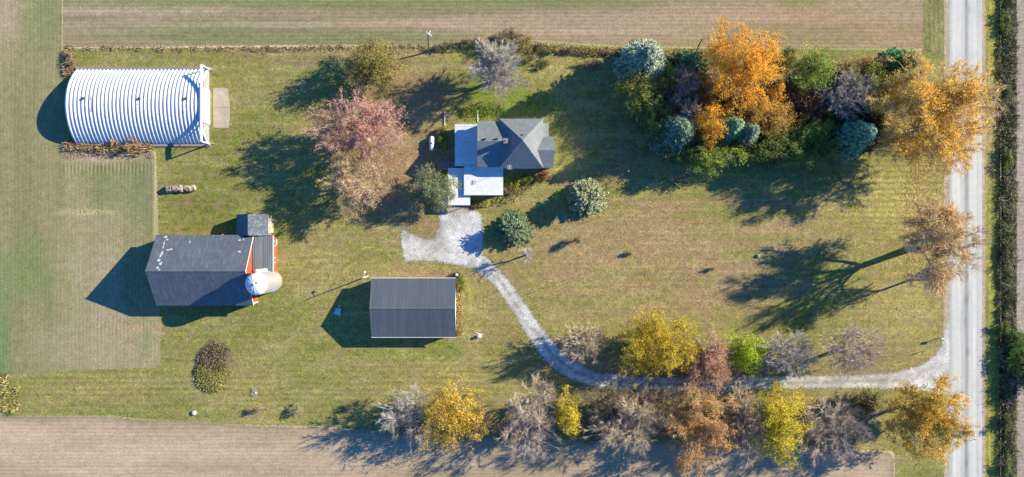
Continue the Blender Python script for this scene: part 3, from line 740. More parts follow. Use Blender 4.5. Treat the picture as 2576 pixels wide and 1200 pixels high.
tree('roadside_maple', 'dense golden brown tree at the corner of drive and road', 'tree', 2338, 1056, 104, 98, 13.5, pal=[(.36, .28, .04), (.68, .44, .07), (.82, .52, .16)], seed=36, group=G4, shape='round', dens=1.5, leaf=.15, base=(2262, 1022), z0=3.2, clumps=85, spread=.12)
tree('field_tree', 'bushy green tree beyond the ditch at the right edge', 'tree', 2572, 900, 34, 60, 2.6, pal=[(.05, .12, .02), (.1, .24, .04), (.16, .3, .06)], seed=37, group=G4, z0=.4)
tree('field_tree', 'dark bushy tree at the right edge, just below the bright green one', 'tree', 2600, 960, 34, 40, 3.4, pal=DGREEN, seed=38, group=G4, z0=.8)

# along the driveway, north side
tree('driveway_tree', 'bare tan tree at the bend of the drive', 'tree', 1463, 864, 52, 44, 8, 'bare', bark='tan', seed=39, group=G3, twigs=8, base=(1470, 850), shape='vase', twl=1.1)
tree('driveway_maple', 'large yellow gold tree north of the drive', 'tree', 1664, 872, 86, 80, 11.5, pal=[(.34, .33, .03), (.74, .56, .04), (.85, .52, .05)], seed=40, group=G3, dens=1.15, z0=1.6, base=(1640, 856), shape='round', clumps=64)
tree('driveway_tree', 'rusty pink tree between the large yellow tree and the lime one', 'tree', 1785, 920, 46, 64, 9.5, pal=[(.5, .26, .16), (.62, .34, .2), (.56, .26, .12)], bark='pink', seed=41, group=G3, dens=.7, leaf=.12, z0=1.4, twigs=8)
tree('lime_tree', 'bright lime green tree north of the drive', 'tree', 1885, 884, 46, 50, 8, pal=LIME, seed=42, group=G3, dens=1.2, z0=.9, shape='egg')
tree('driveway_tree', 'bare grey tree right of the lime green one', 'tree', 1985, 888, 58, 50, 9.5, 'bare', bark='grey', seed=43, group=G3, twigs=8, base=(1955, 870), shape='vase')
tree('driveway_tree', 'bare pinkish tree with a dark crooked limb on the lawn above the drive', 'tree', 2150, 890, 66, 56, 12, 'bare', bark='pink', seed=44, group=G3, twigs=8, shape='vase', base=(2108, 880), z0=3.0)

# south row
tree('row_tree', 'bare lilac grey tree at the west end of the south row', 'tree', 1022, 1052, 64, 56, 9.5, 'bare', bark='grey', seed=45, group=G3, twigs=7, base=(1035, 1030), shape='vase', twl=1.3, spread=.1, tips=260)
tree('row_maple', 'golden tree beside the lilac grey bare one', 'tree', 1140, 1056, 68, 74, 10.5, pal=[(.55, .36, .04), (.8, .54, .06), (.85, .58, .09)], seed=46, group=G3, dens=.75, base=(1142, 1022), z0=1.6, clumps=56)
tree('row_tree', 'broad bare pinkish grey tree left of the slim yellow one', 'tree', 1335, 1055, 70, 78, 11.5, 'bare', bark='pink', seed=47, group=G3, twigs=8, base=(1325, 1010), shape='vase', twl=1.5, tips=360, spread=.1)
tree('slim_tree', 'slim bright yellow tree in the south row', 'tree', 1432, 1046, 33, 58, 9.5, pal=YELLOW, seed=48, group=G3, dens=1.1, z0=1.0, shape='egg', base=(1428, 1018))
tree('row_tree', 'olive brown half bare tree right of the slim yellow one', 'tree', 1530, 1022, 56, 42, 8.5, pal=[(.16, .13, .06), (.28, .22, .11)], bark='brown', seed=49, group=G3, twigs=8, dens=.2, leaf=.11)
tree('row_tree', 'large bare grey tan tree in the middle of the south row', 'tree', 1592, 1072, 78, 68, 12, 'bare', bark='tan', seed=50, group=G3, twigs=8, base=(1580, 1022), shape='vase', twl=1.5, tips=380, spread=.1)
tree('row_tree', 'brownish thin tree between the large bare one and the rust orange one', 'tree', 1665, 1030, 54, 50, 9.5, pal=[(.22, .16, .09), (.32, .24, .13)], bark='brown', seed=51, group=G3, twigs=9, dens=.15, leaf=.1)
tree('row_maple', 'tall rust orange tree with sparse yellow clumps', 'tree', 1768, 1078, 86, 98, 13, pal=[(.46, .22, .11), (.62, .32, .11), (.76, .46, .07)], bark='tan', seed=52, group=G3, dens=.5, leaf=.14, twigs=6, base=(1745, 1020), z0=2.2, clumps=60, spread=.09)
tree('row_tree', 'thin tan tree right of the rust orange one', 'tree', 1878, 1060, 42, 68, 9.5, 'bare', bark='tan', pal=TANL, dens=.08, seed=53, group=G3, twigs=10, leaf=.11)
tree('row_maple', 'tall yellow tree with a green base in the south row', 'tree', 1966, 1068, 56, 86, 12, pal=[(.3, .34, .03), (.7, .58, .04), (.85, .6, .05)], seed=54, group=G3, dens=1.15, z0=1.2, shape='egg', base=(1955, 1020), hgt=.5)
tree('row_tree', 'bare brush like tree with mauve twigs left of the corner tree', 'tree', 2088, 1082, 76, 66, 10.5, 'bare', bark='pink', seed=55, group=G3, twigs=9, shape='vase', base=(2080, 1030), twl=1.5, tips=360, spread=.1)
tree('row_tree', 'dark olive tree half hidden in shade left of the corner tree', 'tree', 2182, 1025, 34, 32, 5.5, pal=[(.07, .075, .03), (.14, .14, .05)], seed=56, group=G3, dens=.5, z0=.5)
tree('row_tree', 'low brown brush tree under the rusty pink one', 'tree', 1722, 905, 44, 34, 5.0, 'bare', bark='brown', pal=DRY, dens=.08, seed=57, group=G3, twigs=8, leaf=.1)

# shrubs
GS = 'shrubs and bushes'
def shrub(label, cx, cy, rx, ry, h, pal, seed, name='shrub', dens=.9, bark='brown', leaf=.09, cat='shrub', **kw):
    return tree(name, label, cat, cx, cy, rx, ry, h, pal=pal, bark=bark, seed=seed, dens=dens, leaf=leaf, z0=.1, group=GS, tips=max(50, int(kw.pop('tips', 90))), clumps=10, twigs=3, twl=.35, tr=.5, sig=.16, **kw)
shrub('leafy green shrub in the shade between the propane tank and the house', 1119, 348, 14, 30, 1.6, MGREEN, 101)
shrub('yellow green shrub north of the shaded one by the house', 1112, 328, 16, 10, 1.4, YGREEN, 102)
shrub('orange brown shrub at the south east corner of the house', 1365, 438, 24, 18, 1.6, [(.3, .15, .07), (.42, .22, .1)], 103)
shrub('yellow green shrub south of the house wall', 1290, 462, 20, 16, 1.5, YGREEN, 104)
shrub('dark round shrub under the south eave of the house', 1325, 448, 18, 14, 1.4, DGREEN, 105)
shrub('brownish dry shrub beside the white flat roof', 1282, 488, 16, 18, 1.1, DRY, 106, dens=.4)
shrub('low olive shrub between the white flat roof and the gravel', 1215, 512, 22, 9, .9, YGREEN, 107, dens=.5)
shrub('low dry shrub at the edge of the gravel by the porch', 1190, 516, 14, 7, .7, DRY, 108, dens=.5)
shrub('vivid yellow green shrub at the corner of the dark roofed shed', 1161, 704, 10, 22, 1.3, [(.12, .2, .015), (.3, .36, .03)], 109)
shrub('grey brown rounded shrub on the north lawn near the blue spruce', 1480, 164, 30, 13, 1.5, [(.2, .15, .11), (.3, .24, .19)], 110, dens=.5)
shrub('small dark shrub on the north lawn right of the silvery bare tree', 1364, 160, 18, 12, 1.3, DGREEN + [(.25, .22, .06)], 111, dens=.6)
shrub('pale twiggy shrub beside the small dark one on the north lawn', 1338, 150, 16, 16, 1.3, DRY, 112, dens=.3)
shrub('tiny dark shrub on the open lawn in a bare spot', 1580, 637, 8, 6, .9, DGREEN, 113, leaf=.07)
shrub('tiny black green shrub on the open lawn, nearest the roadside shade', 1787, 677, 7, 5, .9, DGREEN, 114, leaf=.07)
shrub('tan twiggy shrub at the field edge, leftmost of three', 656, 1029, 20, 12, 1.8, DRY, 115, dens=.25, bark='tan')
shrub('tan twiggy shrub at the field edge, middle one of three', 748, 1030, 20, 18, 2.0, DRY, 116, dens=.25, bark='tan')
shrub('grey shrub at the field edge, rightmost of three', 874, 1028, 18, 12, 1.5, [(.2, .19, .14), (.3, .28, .2)], 117, dens=.35)
shrub('orange leaved sapling shrub against the ribbed steel building', 326, 358, 20, 18, 3.2, [(.5, .26, .1), (.62, .38, .18)], 118, dens=.4, bark='tan')
shrub('small tan shrub against the ribbed steel building', 284, 354, 9, 8, 2.0, TANL, 119, dens=.4, bark='tan')
shrub('rusty shrub at the north west corner of the mown yard', 178, 152, 14, 26, 1.6, [(.3, .18, .11), (.42, .3, .19)], 120, dens=.3, bark='tan')
for i, (x, y, r_, r2, hh, pal, lb) in enumerate([
    (1108, 117, 18, 9, 1.3, DRYD, 'brown shrub of the fence row, closest to the utility pole'),
    (1140, 111, 18, 10, 1.5, DRY, 'tan shrub of the fence row, second from the utility pole'),
    (1172, 108, 18, 11, 1.7, DRYD, 'dark brown shrub of the fence row, third from the utility pole'),
    (1206, 104, 20, 13, 2.0, RUST, 'rusty shrub of the fence row left of the silvery bare tree'),
    (1238, 100, 18, 14, 2.2, DRYD, 'dark shrub of the fence row directly behind the silvery bare tree'),
    (1352, 118, 16, 9, 1.3, DRYD, 'dark shrub of the fence row, first right of the slim olive tree'),
    (1385, 124, 18, 8, 1.2, OLGOLD, 'olive shrub of the fence row, second right of the slim olive tree'),
    (1425, 127, 20, 6, 1.0, DRYD, 'low dark shrub of the fence row, halfway to the blue spruce'),
    (1470, 129, 20, 6, 1.0, OLGOLD, 'low olive shrub of the fence row, nearer the blue spruce'),
    (1520, 131, 20, 6, 1.0, DRY, 'low tan shrub of the fence row touching the blue spruce')]):
    shrub(lb, x, y, r_, r2, hh, pal, 130 + i, name='fence_row_shrub', dens=.6)
for i, (x, y, r_, r2, hh, pal, lb) in enumerate([
    (2530, 60, 10, 34, 1.5, DGREEN, 'dark green shrub in the ditch, northernmost'),
    (2534, 235, 12, 34, 2.0, [(.06, .09, .04), (.14, .18, .06)], 'green shrub in the ditch level with the spruce by the silver maple'),
    (2536, 400, 12, 36, 1.8, DGREEN, 'dark shrub in the ditch below the overhanging maple tips'),
    (2530, 640, 10, 40, 1.6, [(.07, .06, .04), (.16, .14, .08)], 'brown shrub in the ditch level with the thin orange maple'),
    (2530, 830, 12, 36, 1.8, DGREEN, 'dark shrub in the ditch above the bright green tree'),
    (2532, 1060, 12, 46, 2.0, [(.06, .09, .04), (.18, .2, .08)], 'olive shrub in the ditch level with the corner tree'),
    (2536, 1165, 10, 30, 1.8, DGREEN, 'dark shrub in the ditch, southernmost')]):
    shrub(lb, x, y, r_, r2, hh, pal, 150 + i, name='ditch_shrub', dens=.6, tips=140)

# rough growth nobody could count
T1 = [(.42, .31, .17), (.34, .25, .14), (.5, .38, .22), (.22, .16, .09)]
T2 = [(.3, .28, .08), (.42, .36, .14), (.2, .2, .06), (.5, .42, .2)]
T3 = [(.05, .06, .035), (.10, .09, .06), (.24, .25, .12), (.06, .12, .035), (.42, .38, .24), (.12, .10, .09)]
weeds('tall_grass', 'dry tan grass along the fence row north of the lawn', 'grass', [(1330, 118, 8), (1400, 125, 7), (1560, 133, 6), (1700, 140, 8), (1760, 140, 12)], 5200, .75, T1 + T2[:2], 1)
weeds('tall_grass', 'short dry grass lining the north field edge', 'grass', [(165, 122, 4), (640, 124, 5), (900, 118, 4), (1075, 118, 5)], 3600, .28, T1, 2, clumpy=.25)
weeds('tall_weeds', 'rusty weeds at the north west corner of the mown yard', 'weeds', [(172, 128, 12), (172, 190, 10)], 1500, .6, T1, 3)
weeds('tall_weeds', 'dry brown weeds along the south side of the ribbed steel building', 'weeds', [(168, 366, 8), (240, 372, 10), (330, 374, 14), (385, 372, 8)], 3400, .75, T1 + [(.12, .08, .06)], 4)
weeds('bare_stalks', 'pinkish bare stalks on the soil patch south of the ribbed steel building', 'weeds', [(168, 390, 8), (380, 392, 9)], 1800, .2, [(.4, .3, .24), (.34, .25, .2)], 5)
weeds('tall_grass', 'straw coloured grass along the east wall of the dark roofed shed', 'grass', [(1156, 725, 4), (1156, 838, 5)], 1500, .55, [(.5, .4, .18), (.4, .28, .12), (.3, .18, .09)], 6, clumpy=.25)
weeds('tall_weeds', 'yellowing weeds at the left edge below the crop rows', 'weeds', [(-40, 985, 40), (14, 990, 46), (34, 1035, 16)], 3200, .55, T2, 7)
weeds('tall_grass', 'dark ditch growth of reeds and brambles beyond the road', 'grass', [(2534, -20, 19), (2534, 600, 19), (2534, 1240, 19)], 30000, .95, T3 + [(.3, .32, .14), (.36, .3, .2)], 8, clumpy=.3)
weeds('tall_grass', 'dry grass on the verge beside the ditch', 'grass', [(2510, -20, 4), (2510, 1240, 4)], 6000, .4, T2, 9, clumpy=.2)
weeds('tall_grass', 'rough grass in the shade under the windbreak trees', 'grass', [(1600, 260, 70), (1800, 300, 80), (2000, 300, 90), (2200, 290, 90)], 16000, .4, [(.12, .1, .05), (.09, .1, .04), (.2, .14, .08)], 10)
weeds('leaf_litter', 'fallen brown leaves and brush under the south tree row', 'leaves', [(960, 1060, 30), (1300, 1075, 34), (1600, 1070, 46), (1900, 1075, 46), (2180, 1080, 30)], 26000, .24, [(.34, .23, .13), (.26, .18, .1), (.42, .31, .18), (.18, .13, .08)], 11, clumpy=.5, flop=1.2)
weeds('leaf_litter', 'fallen pinkish brown leaves on the ground around the pink and tan trees', 'leaves', [(900, 250, 70), (930, 380, 90), (930, 520, 50)], 9000, .12, [(.34, .2, .13), (.3, .22, .14), (.42, .28, .2)], 31, clumpy=.8, flop=1.4, wid=.05)
weeds('leaf_litter', 'fallen golden leaves under the two roadside maples', 'leaves', [(2300, 230, 70), (2320, 400, 50), (2310, 600, 70), (2320, 720, 40)], 7000, .1, [(.55, .36, .1), (.42, .27, .1), (.6, .42, .16)], 32, clumpy=.9, flop=1.4, wid=.05)
weeds('leaf_litter', 'fallen yellow leaves under the large yellow tree north of the drive', 'leaves', [(1590, 880, 40), (1760, 900, 50)], 3500, .1, [(.6, .45, .08), (.45, .33, .1)], 33, clumpy=.8, flop=1.4, wid=.05)
weeds('tall_grass', 'green garden growth north of the house', 'grass', [(1150, 280, 14), (1260, 280, 16)], 1400, .3, [(.13, .2, .03), (.2, .24, .05)], 12)
weeds('tall_grass', 'weedy grass at the south foot of the house', 'grass', [(1215, 508, 8), (1280, 500, 12), (1330, 462, 8)], 1400, .4, T2, 13)
weeds('field_debris', 'straw strip left across the crop rows', 'straw', [(172, 534, 3), (225, 531, 3), (280, 535, 3)], 700, .12, [(.55, .48, .3)], 14, clumpy=.12)

# ------------------------------------------------------------------ buildings
M_white = simple('white_painted_metal', (.56, .57, .57), .45, .06, 1.2, dirt=((.42, .40, .36), .55, .7))
M_patch = simple('bare_primer', (.36, .37, .39), .7, .3, 3)
M_trim = simple('pale_trim', (.52, .5, .47), .6, .08, 2)
M_red = simple('barn_red_boards', (.34, .06, .03), .75, .15, 4.0, stretch=(4, 4, .3), dirt=((.38, .12, .07), .5, 1.5))
M_glass = simple('window_glass', (.03, .035, .045), .08, .1, 1, spec=.6)
M_conc = simple('silo_concrete', (.20, .175, .15), .9, .07, 1.2, dirt=((.15, .13, .11), .5, .8, (1, 1, .3)))
M_dark = simple('dark_metal', (.03, .03, .033), .5, .1, 3)
M_steel = simple('galvanised_steel', (.46, .475, .49), .38, .06, 2.0, dirt=((.33, .33, .32), .75, .9, (1, 2.2, 1)), metal=0, spec=.6)
M_endwall = simple('weathered_panel', (.24, .25, .245), .7, .1, 2.0, dirt=((.18, .18, .17), .4, 1.0))
M_brick = simple('chimney_brick', (.4, .24, .2), .9, .25, 5)
M_siding = simple('house_siding', (.66, .66, .63), .7, .05, 2)
M_wood = simple('weathered_wood', (.4, .36, .27), .9, .25, 5, bump=.3)
M_polewood = simple('pole_wood', (.13, .10, .08), .9, .25, 5)
M_lightwood = simple('bleached_wood', (.55, .52, .45), .9, .2, 5)

def roof_mat(name, col, rib=None, ax='X', amp=.12, var=.1, courses=None, dirt=None, rough=.7, spec=.3):
    """painted ribbed metal (rib period in metres along ax) or shingles (courses)"""
    m, nt, b = newmat(name); p = geo_pos(nt)
    n1 = noise(nt, p, 5.0, 4, .7); n2 = noise(nt, p, .55, 4, .65)
    rgb = N(nt, 'ShaderNodeRGB'); rgb.outputs[0].default_value = (*col, 1)
    f = mth(nt, 'MULTIPLY', rng_map(nt, n1, .3, .7, 1 - var, 1 + var), rng_map(nt, n2, .3, .7, 1 - var * .8, 1 + var * .8))
    sp = N(nt, 'ShaderNodeSeparateXYZ'); nt.links.new(p, sp.inputs[0])
    if rib:
        mp = N(nt, 'ShaderNodeMapping'); mp.inputs['Scale'].default_value = (1.5, .06, .06) if ax == 'X' else (.06, 1.5, .06); nt.links.new(p, mp.inputs['Vector'])
        f = mth(nt, 'MULTIPLY', f, rng_map(nt, noise(nt, mp.outputs[0], 1.3, 3, .6), .3, .7, 1 - amp, 1 + amp))
    out = scale_col(nt, rgb.outputs[0], f)
    if dirt:
        c2, st, sc, stretch = dirt
        nd = noise(nt, geo_pos(nt, scale=stretch), sc, 5, .75)
        out = mixc(nt, rng_map(nt, nd, .52, .70, 0, st), out, c2)
    nt.links.new(out, b.inputs['Base Color']); b.inputs['Roughness'].default_value = rough
    b.inputs['Specular IOR Level'].default_value = spec
    if courses:
        w_ = mth(nt, 'FRACT', mth(nt, 'MULTIPLY', sp.outputs['Z'], 1 / courses), 0)
        bp = N(nt, 'ShaderNodeBump'); bp.inputs['Strength'].default_value = .5; bp.inputs['Distance'].default_value = .03
        nt.links.new(mth(nt, 'ADD', w_, n1), bp.inputs['Height']); nt.links.new(bp.outputs[0], b.inputs['Normal'])
    return m
M_shingle = roof_mat('grey_shingles', (.13, .148, .156), courses=.2, var=.14, dirt=((.22, .235, .225), .75, 1.8, (1, 1, 1)))
M_barnroof = roof_mat('worn_barn_roof', (.07, .081, .095), rib=.6, amp=.08, var=.2, dirt=((.15, .165, .19), .8, 1.0, (2.6, .5, .5)), rough=.55, spec=.4)
M_shedroof = roof_mat('charcoal_shed_roof', (.072, .082, .096), rib=.9, amp=.16, var=.08, rough=.5, spec=.4)
M_leanroof = roof_mat('ribbed_lean_to_roof', (.11, .122, .135), rib=.4, amp=.25, var=.06, rough=.5)
M_redroof = simple('red_sheet', (.42, .07, .05), .6, .15, 3)

def ribs(parent, x0, x1, y0, z0, y1, z1, step, name='roof_rib', mat=None, w=.035, hgt=.035, ofs=.012):
    """raised standing ribs running down one slope: one mesh, it is surface pattern"""
    mb = MB(); n = int((x1 - x0) / step)
    for i in range(n + 1):
        x = x0 + (x1 - x0) * i / n
        mb.hexa([(x - w, y0, z0 - .02), (x + w, y0, z0 - .02), (x + w, y1, z1 - .02), (x - w, y1, z1 - .02)],
                [(x - w * .5, y0, z0 + hgt), (x + w * .5, y0, z0 + hgt), (x + w * .5, y1, z1 + hgt), (x - w * .5, y1, z1 + hgt)])
    return mb

# --- ribbed steel arch building
def quonset():
    x0, x1 = -87.7, -60.9; yc = 26.5; hw = 7.5; ha = 3.75
    root = empty('steel_arch_building', ((x0 + x1) / 2, yc, 0)); tag(root, 'long white ribbed steel arch building with a tall framed front', 'building')
    ox = (x0 + x1) / 2
    Rr = (hw ** 2 + ha ** 2) / (2 * ha); a_max = math.asin(hw / Rr) if ha <= hw else 0
    nt_ = 48; per = .765; nper = int(round((x1 - x0) / per)); per = (x1 - x0) / nper; prof = 14
    xs = []; dz = []
    for i in range(nper):
        for j in range(prof):
            t = j / prof; xs.append(x0 + (i + t) * per)
            q = .5 - .5 * math.cos(2 * math.pi * t); dz.append(.2 * q)
    xs.append(x1); dz.append(0)
    V = []; nA = nt_ + 1
    for x, e in zip(xs, dz):
        for k in range(nA):
            a = -a_max + 2 * a_max * k / nt_; r = Rr + e
            V.append((x - ox, r * math.sin(a), max(r * math.cos(a) - (Rr - ha) - .0, 0.02 if abs(k - nt_ / 2) > nt_ / 2 - 1 else -9)))
    F = []
    for i in range(len(xs) - 1):
        for k in range(nt_):
            b = i * nA + k; F.append((b, b + nA, b + nA + 1, b + 1))
    link('roof', np_mesh('roof', V, F, smooth=True), M_steel, root)
    # concrete sill each side
    for ya in (hw + .02, -hw - .5):
        mb = MB(); mb.box(x0 - ox, x1 - ox + .3, ya, ya + .48, 0, .28); mb.build('foundation', M_conc, root)
    def arch(xa, xb, r_in=0):
        pts = []
        for k in range(33):
            a = -a_max + 2 * a_max * k / 32; pts.append(((Rr - .05) * math.sin(a), (Rr - .05) * math.cos(a) - (Rr - ha)))
        mb = MB(); lo = [(xa, y, max(z, 0)) for y, z in pts]; hi = [(xb, y, max(z, 0)) for y, z in pts]; mb.hexa(lo, hi); return mb
    arch(x0 - ox + .05, x0 - ox + .15).build('rear_wall', M_endwall, root)
    fx = x1 - ox
    arch(fx - .15, fx - .02).build('front_wall', M_endwall, root)
    for ya, yb in ((22.9, 26.3), (26.36, 29.8)):
        mb = MB(); mb.box(fx + .06, fx + .16, ya - yc, yb - yc, .05, 3.25)
        d = mb.build('door', M_white, root)
        mb = MB(); mb.box(fx + .16, fx + .22, (ya if ya > 26.3 else yb - .12) - yc, (ya + .12 if ya > 26.3 else yb) - yc, 1.0, 1.25); mb.build('handle', M_dark, d)
    mb = MB(); mb.box(fx, fx + .2, 21.4 - yc, 31.2 - yc, 3.28, 3.42); mb.build('door_track', M_dark, root)
    mb = MB(); mb.box(fx - .1, fx + .25, -hw - .05, hw + .05, 3.72, 4.15); mb.build('top_beam', M_white, root)
    for sgn in (-1, 1):
        mb = MB(); mb.box(fx + .0, fx + .18, sgn * hw - .12, sgn * hw + .12, 0, 3.8); mb.build('post', M_trim, root)
        mb = MB(); mb.tube((fx + .1, sgn * (hw - .1), 3.8), (fx + .1, sgn * (hw - 3.0), 2.7), .05, n=6); mb.build('brace', M_steel, root)
        mb = MB(); mb.tube((fx + .1, sgn * (hw - .1), 3.9), (fx + 1.2, sgn * (hw - .1), .1), .03, n=6); mb.build('stay', M_steel, root)
    for x in (-83.9, -72.9, -63.8):
        mb = MB(); mb.lathe([(.14, 0), (.14, .25), (.3, .25), (.3, .3), (.05, .42)], (x - ox, .9, ha + .1), 14); mb.build('roof_vent', M_dark, root, True)
    for x, y0, y1 in ((-82.5, -1.7, 1.2), (-73.4, -.4, 2.6), (-64.5, -1.9, 1.3)):  # narrow dark strips over the roof crown, parallel to the ribs
        mb = MB()
        def zz(y): return math.sqrt((Rr + .2) ** 2 - y * y) - (Rr - ha)
        mb.slab([(x - ox - .07, y0, zz(y0)), (x - ox + .07, y0, zz(y0)), (x - ox + .07, y1, zz(y1)), (x - ox - .07, y1, zz(y1))], .06)
        mb.build('dark_strip', M_dark, root)
quonset()

# --- barn
def barn():
    x0, x1, y0, y1 = -70.0, -50.9, -13.2, .72; eh, rh = 3.3, 7.5; ov = .25
    cx, cy = (x0 + x1) / 2, (y0 + y1) / 2
    root = empty('barn', (cx, cy, 0)); tag(root, 'big old barn with a worn dark gable roof and red end wall', 'barn')
    X0, X1, Y0, Y1 = x0 - cx, x1 - cx, y0 - cy, y1 - cy; ym = 0
    wi = .3
    for nm, xa, xb in (('end_wall', X0 + wi, X0 + wi + .15), ('end_wall', X1 - wi - .15, X1 - wi)):
        mb = MB(); P = [(Y0 + wi, 0), (Y1 - wi, 0), (Y1 - wi, eh - .1), (ym, rh - .28), (Y0 + wi, eh - .1)]
        mb.hexa([(xa, y, z) for y, z in P], [(xb, y, z) for y, z in P]); mb.build(nm, M_red, root)
    for ya in (Y0 + wi, Y1 - wi - .15):
        mb = MB(); mb.box(X0 + wi + .15, X1 - wi - .15, ya, ya + .15, 0, eh - .05); mb.build('side_wall', M_red, root)
    for sg, Ye in ((1, Y1), (-1, Y0)):
        mb = MB(); pts = [(X0, Ye, eh - .1), (X1, Ye, eh - .1), (X1, sg * .001, rh), (X0, sg * .001, rh)]
        mb.slab(pts, .14); r = mb.build('roof_slope', M_barnroof, root)
        r2 = ribs(None, X0 + .1, X1 - .1, Ye, eh - .1, 0, rh, .9, w=.02, hgt=.015); r2.build('roof_rib', M_barnroof, r)
    mb = MB(); mb.hexa([(X0 - .02, -.18, rh - .08), (X1 + .02, -.18, rh - .08), (X1 + .02, .18, rh - .08), (X0 - .02, .18, rh - .08)],
                       [(X0 - .02, -.02, rh + .05), (X1 + .02, -.02, rh + .05), (X1 + .02, .02, rh + .05), (X0 - .02, .02, rh + .05)])
    mb.build('ridge_cap', M_barnroof, root)
    # white verge boards along the east gable
    for sg, Ye in ((1, Y1), (-1, Y0)):
        mb = MB(); mb.slab([(X1 - .06, Ye, eh - .12), (X1 + .03, Ye, eh - .12), (X1 + .03, 0, rh - .03), (X1 - .06, 0, rh - .03)], .3); mb.build('verge_board', M_trim, root)
    mb = MB(); mb.box(X1 - wi, X1 - wi + .1, Y0 + wi, Y0 + wi + .25, 0, eh - .2); mb.build('corner_board', M_trim, root)
    mb = MB(); mb.box(X1 - wi + .0, X1 - wi + .06, Y0 + 1.1, Y0 + 2.3, .1, 2.3); d = mb.build('door', M_red, root)
    mb = MB(); mb.box(X1 - wi + .06, X1 - wi + .11, Y0 + 2.05, Y0 + 2.12, 1.0, 1.2); mb.build('handle', M_dark, d)
    for i in range(4):
        xw = X0 + 2.6 + i * 4.3
        mb = MB(); mb.box(xw, xw + 1.0, Y0 + wi - .06, Y0 + wi, 1.2, 2.1); f = mb.build('window_frame', M_trim, root)
        mb = MB(); mb.box(xw + .1, xw + .9, Y0 + wi - .08, Y0 + wi - .06, 1.3, 2.0); mb.build('pane', M_glass, f)
    # patches of bright primer and pale stains on the north slope
    rng = np.random.default_rng(5)
    def onroof(px, py):   # plan pixel -> point on the north slope
        y = (600 - py) / PXM
        for _ in range(6):
            t = (y - cy) / Y1; h = rh + (eh - .1 - rh) * max(0, min(1, t)); x, y = at(px, py, h)
        return x - cx, y - cy, h
    k = 0
    for px, py, rx, ry in ((416, 596, .45, .3), (421, 603, .3, .22), (413, 612, .13, .6), (411, 621, .16, .5), (424, 628, .6, .18), (431, 627, .3, .25), (408, 636, .25, .55), (404, 643, .2, .5),
                           (400, 655, .45, .3), (404, 663, .38, .42), (397, 673, .35, .35), (401, 679, .22, .2), (478, 608, .15, .35), (603, 604, .3, .2), (613, 601, .12, .4), (602, 633, .4, .2), (560, 590, .2, .15)):
        x, y, h = onroof(px, py); mb = MB(); n = 11; pts = []
        for i in range(n):
            a = 2 * math.pi * i / n; q = .5 + .5 * rng.random(); yy = y + ry * q * math.sin(a)
            pts.append((x + rx * q * math.cos(a), yy, rh + (eh - .1 - rh) * yy / Y1 + .045))
        mb.slab(pts, .03); mb.build('paint_patch', M_patch, root)
    return root
barn()

def lean_to():
    root = empty('lean_to', (-47.9, -3.2, 0)); tag(root, 'low lean-to with grey ribbed roof against the red gable end of the barn', 'shed')
    x0, y0 = at(635, 690, 3.0); x1, y1 = at(686, 594, 2.5)
    X0, X1, Y0, Y1 = -51.1 + 47.9, x1 + 47.9, y0 + 3.2, y1 + 3.2
    mb = MB(); mb.slab([(X0, Y0, 3.2), (X1, Y0, 2.5), (X1, Y1, 2.5), (X0, Y1, 3.2)], .12); r = mb.build('roof', M_leanroof, root)
    mb = MB(); n = 9
    for i in range(n + 1):
        x = X0 + (X1 - X0) * (i + .3) / (n + .6); z = 3.2 - .7 * (x - X0) / (X1 - X0)
        mb.hexa([(x - .05, Y0, z - .02), (x + .05, Y0, z - .03), (x + .05, Y1, z - .03), (x - .05, Y1, z - .02)], [(x - .02, Y0, z + .05), (x + .02, Y0, z + .05), (x + .02, Y1, z + .05), (x - .02, Y1, z + .05)])
    mb.build('roof_rib', M_leanroof, r)
    mb = MB(); mb.prism([(X0 + .3, Y0 + .1), (X1 - .2, Y0 + .1), (X1 - .2, Y0 + .25), (X0 + .3, Y0 + .25)], 0, [2.9, 2.3, 2.3, 2.9]); mb.build('wall', M_red, root)
    mb = MB(); mb.prism([(X0 + .3, Y1 - .25), (X1 - .2, Y1 - .25), (X1 - .2, Y1 - .1), (X0 + .3, Y1 - .1)], 0, [2.9, 2.3, 2.3, 2.9]); mb.build('wall', M_red, root)
    mb = MB(); mb.box(X1 - .2, X1 - .05, Y0 + .1, Y1 - .1, 0, 2.3); mb.build('wall', M_red, root)
    mb = MB(); mb.box(X1 + .002, X1 + .12, Y0 - .1, Y1 + .1, 2.22, 2.56); mb.build('fascia', M_trim, root)
    for ya in (Y0 + 2.2, Y1 - 2.0):
        mb = MB(); mb.box(X1 - .05, X1 + .02, ya, ya + 1.1, .9, 1.8); f = mb.build('window_frame', M_trim, root)
        mb = MB(); mb.box(X1 + .02, X1 + .03, ya + .1, ya + 1.0, 1.0, 1.7); mb.build('pane', M_glass, f)
lean_to()

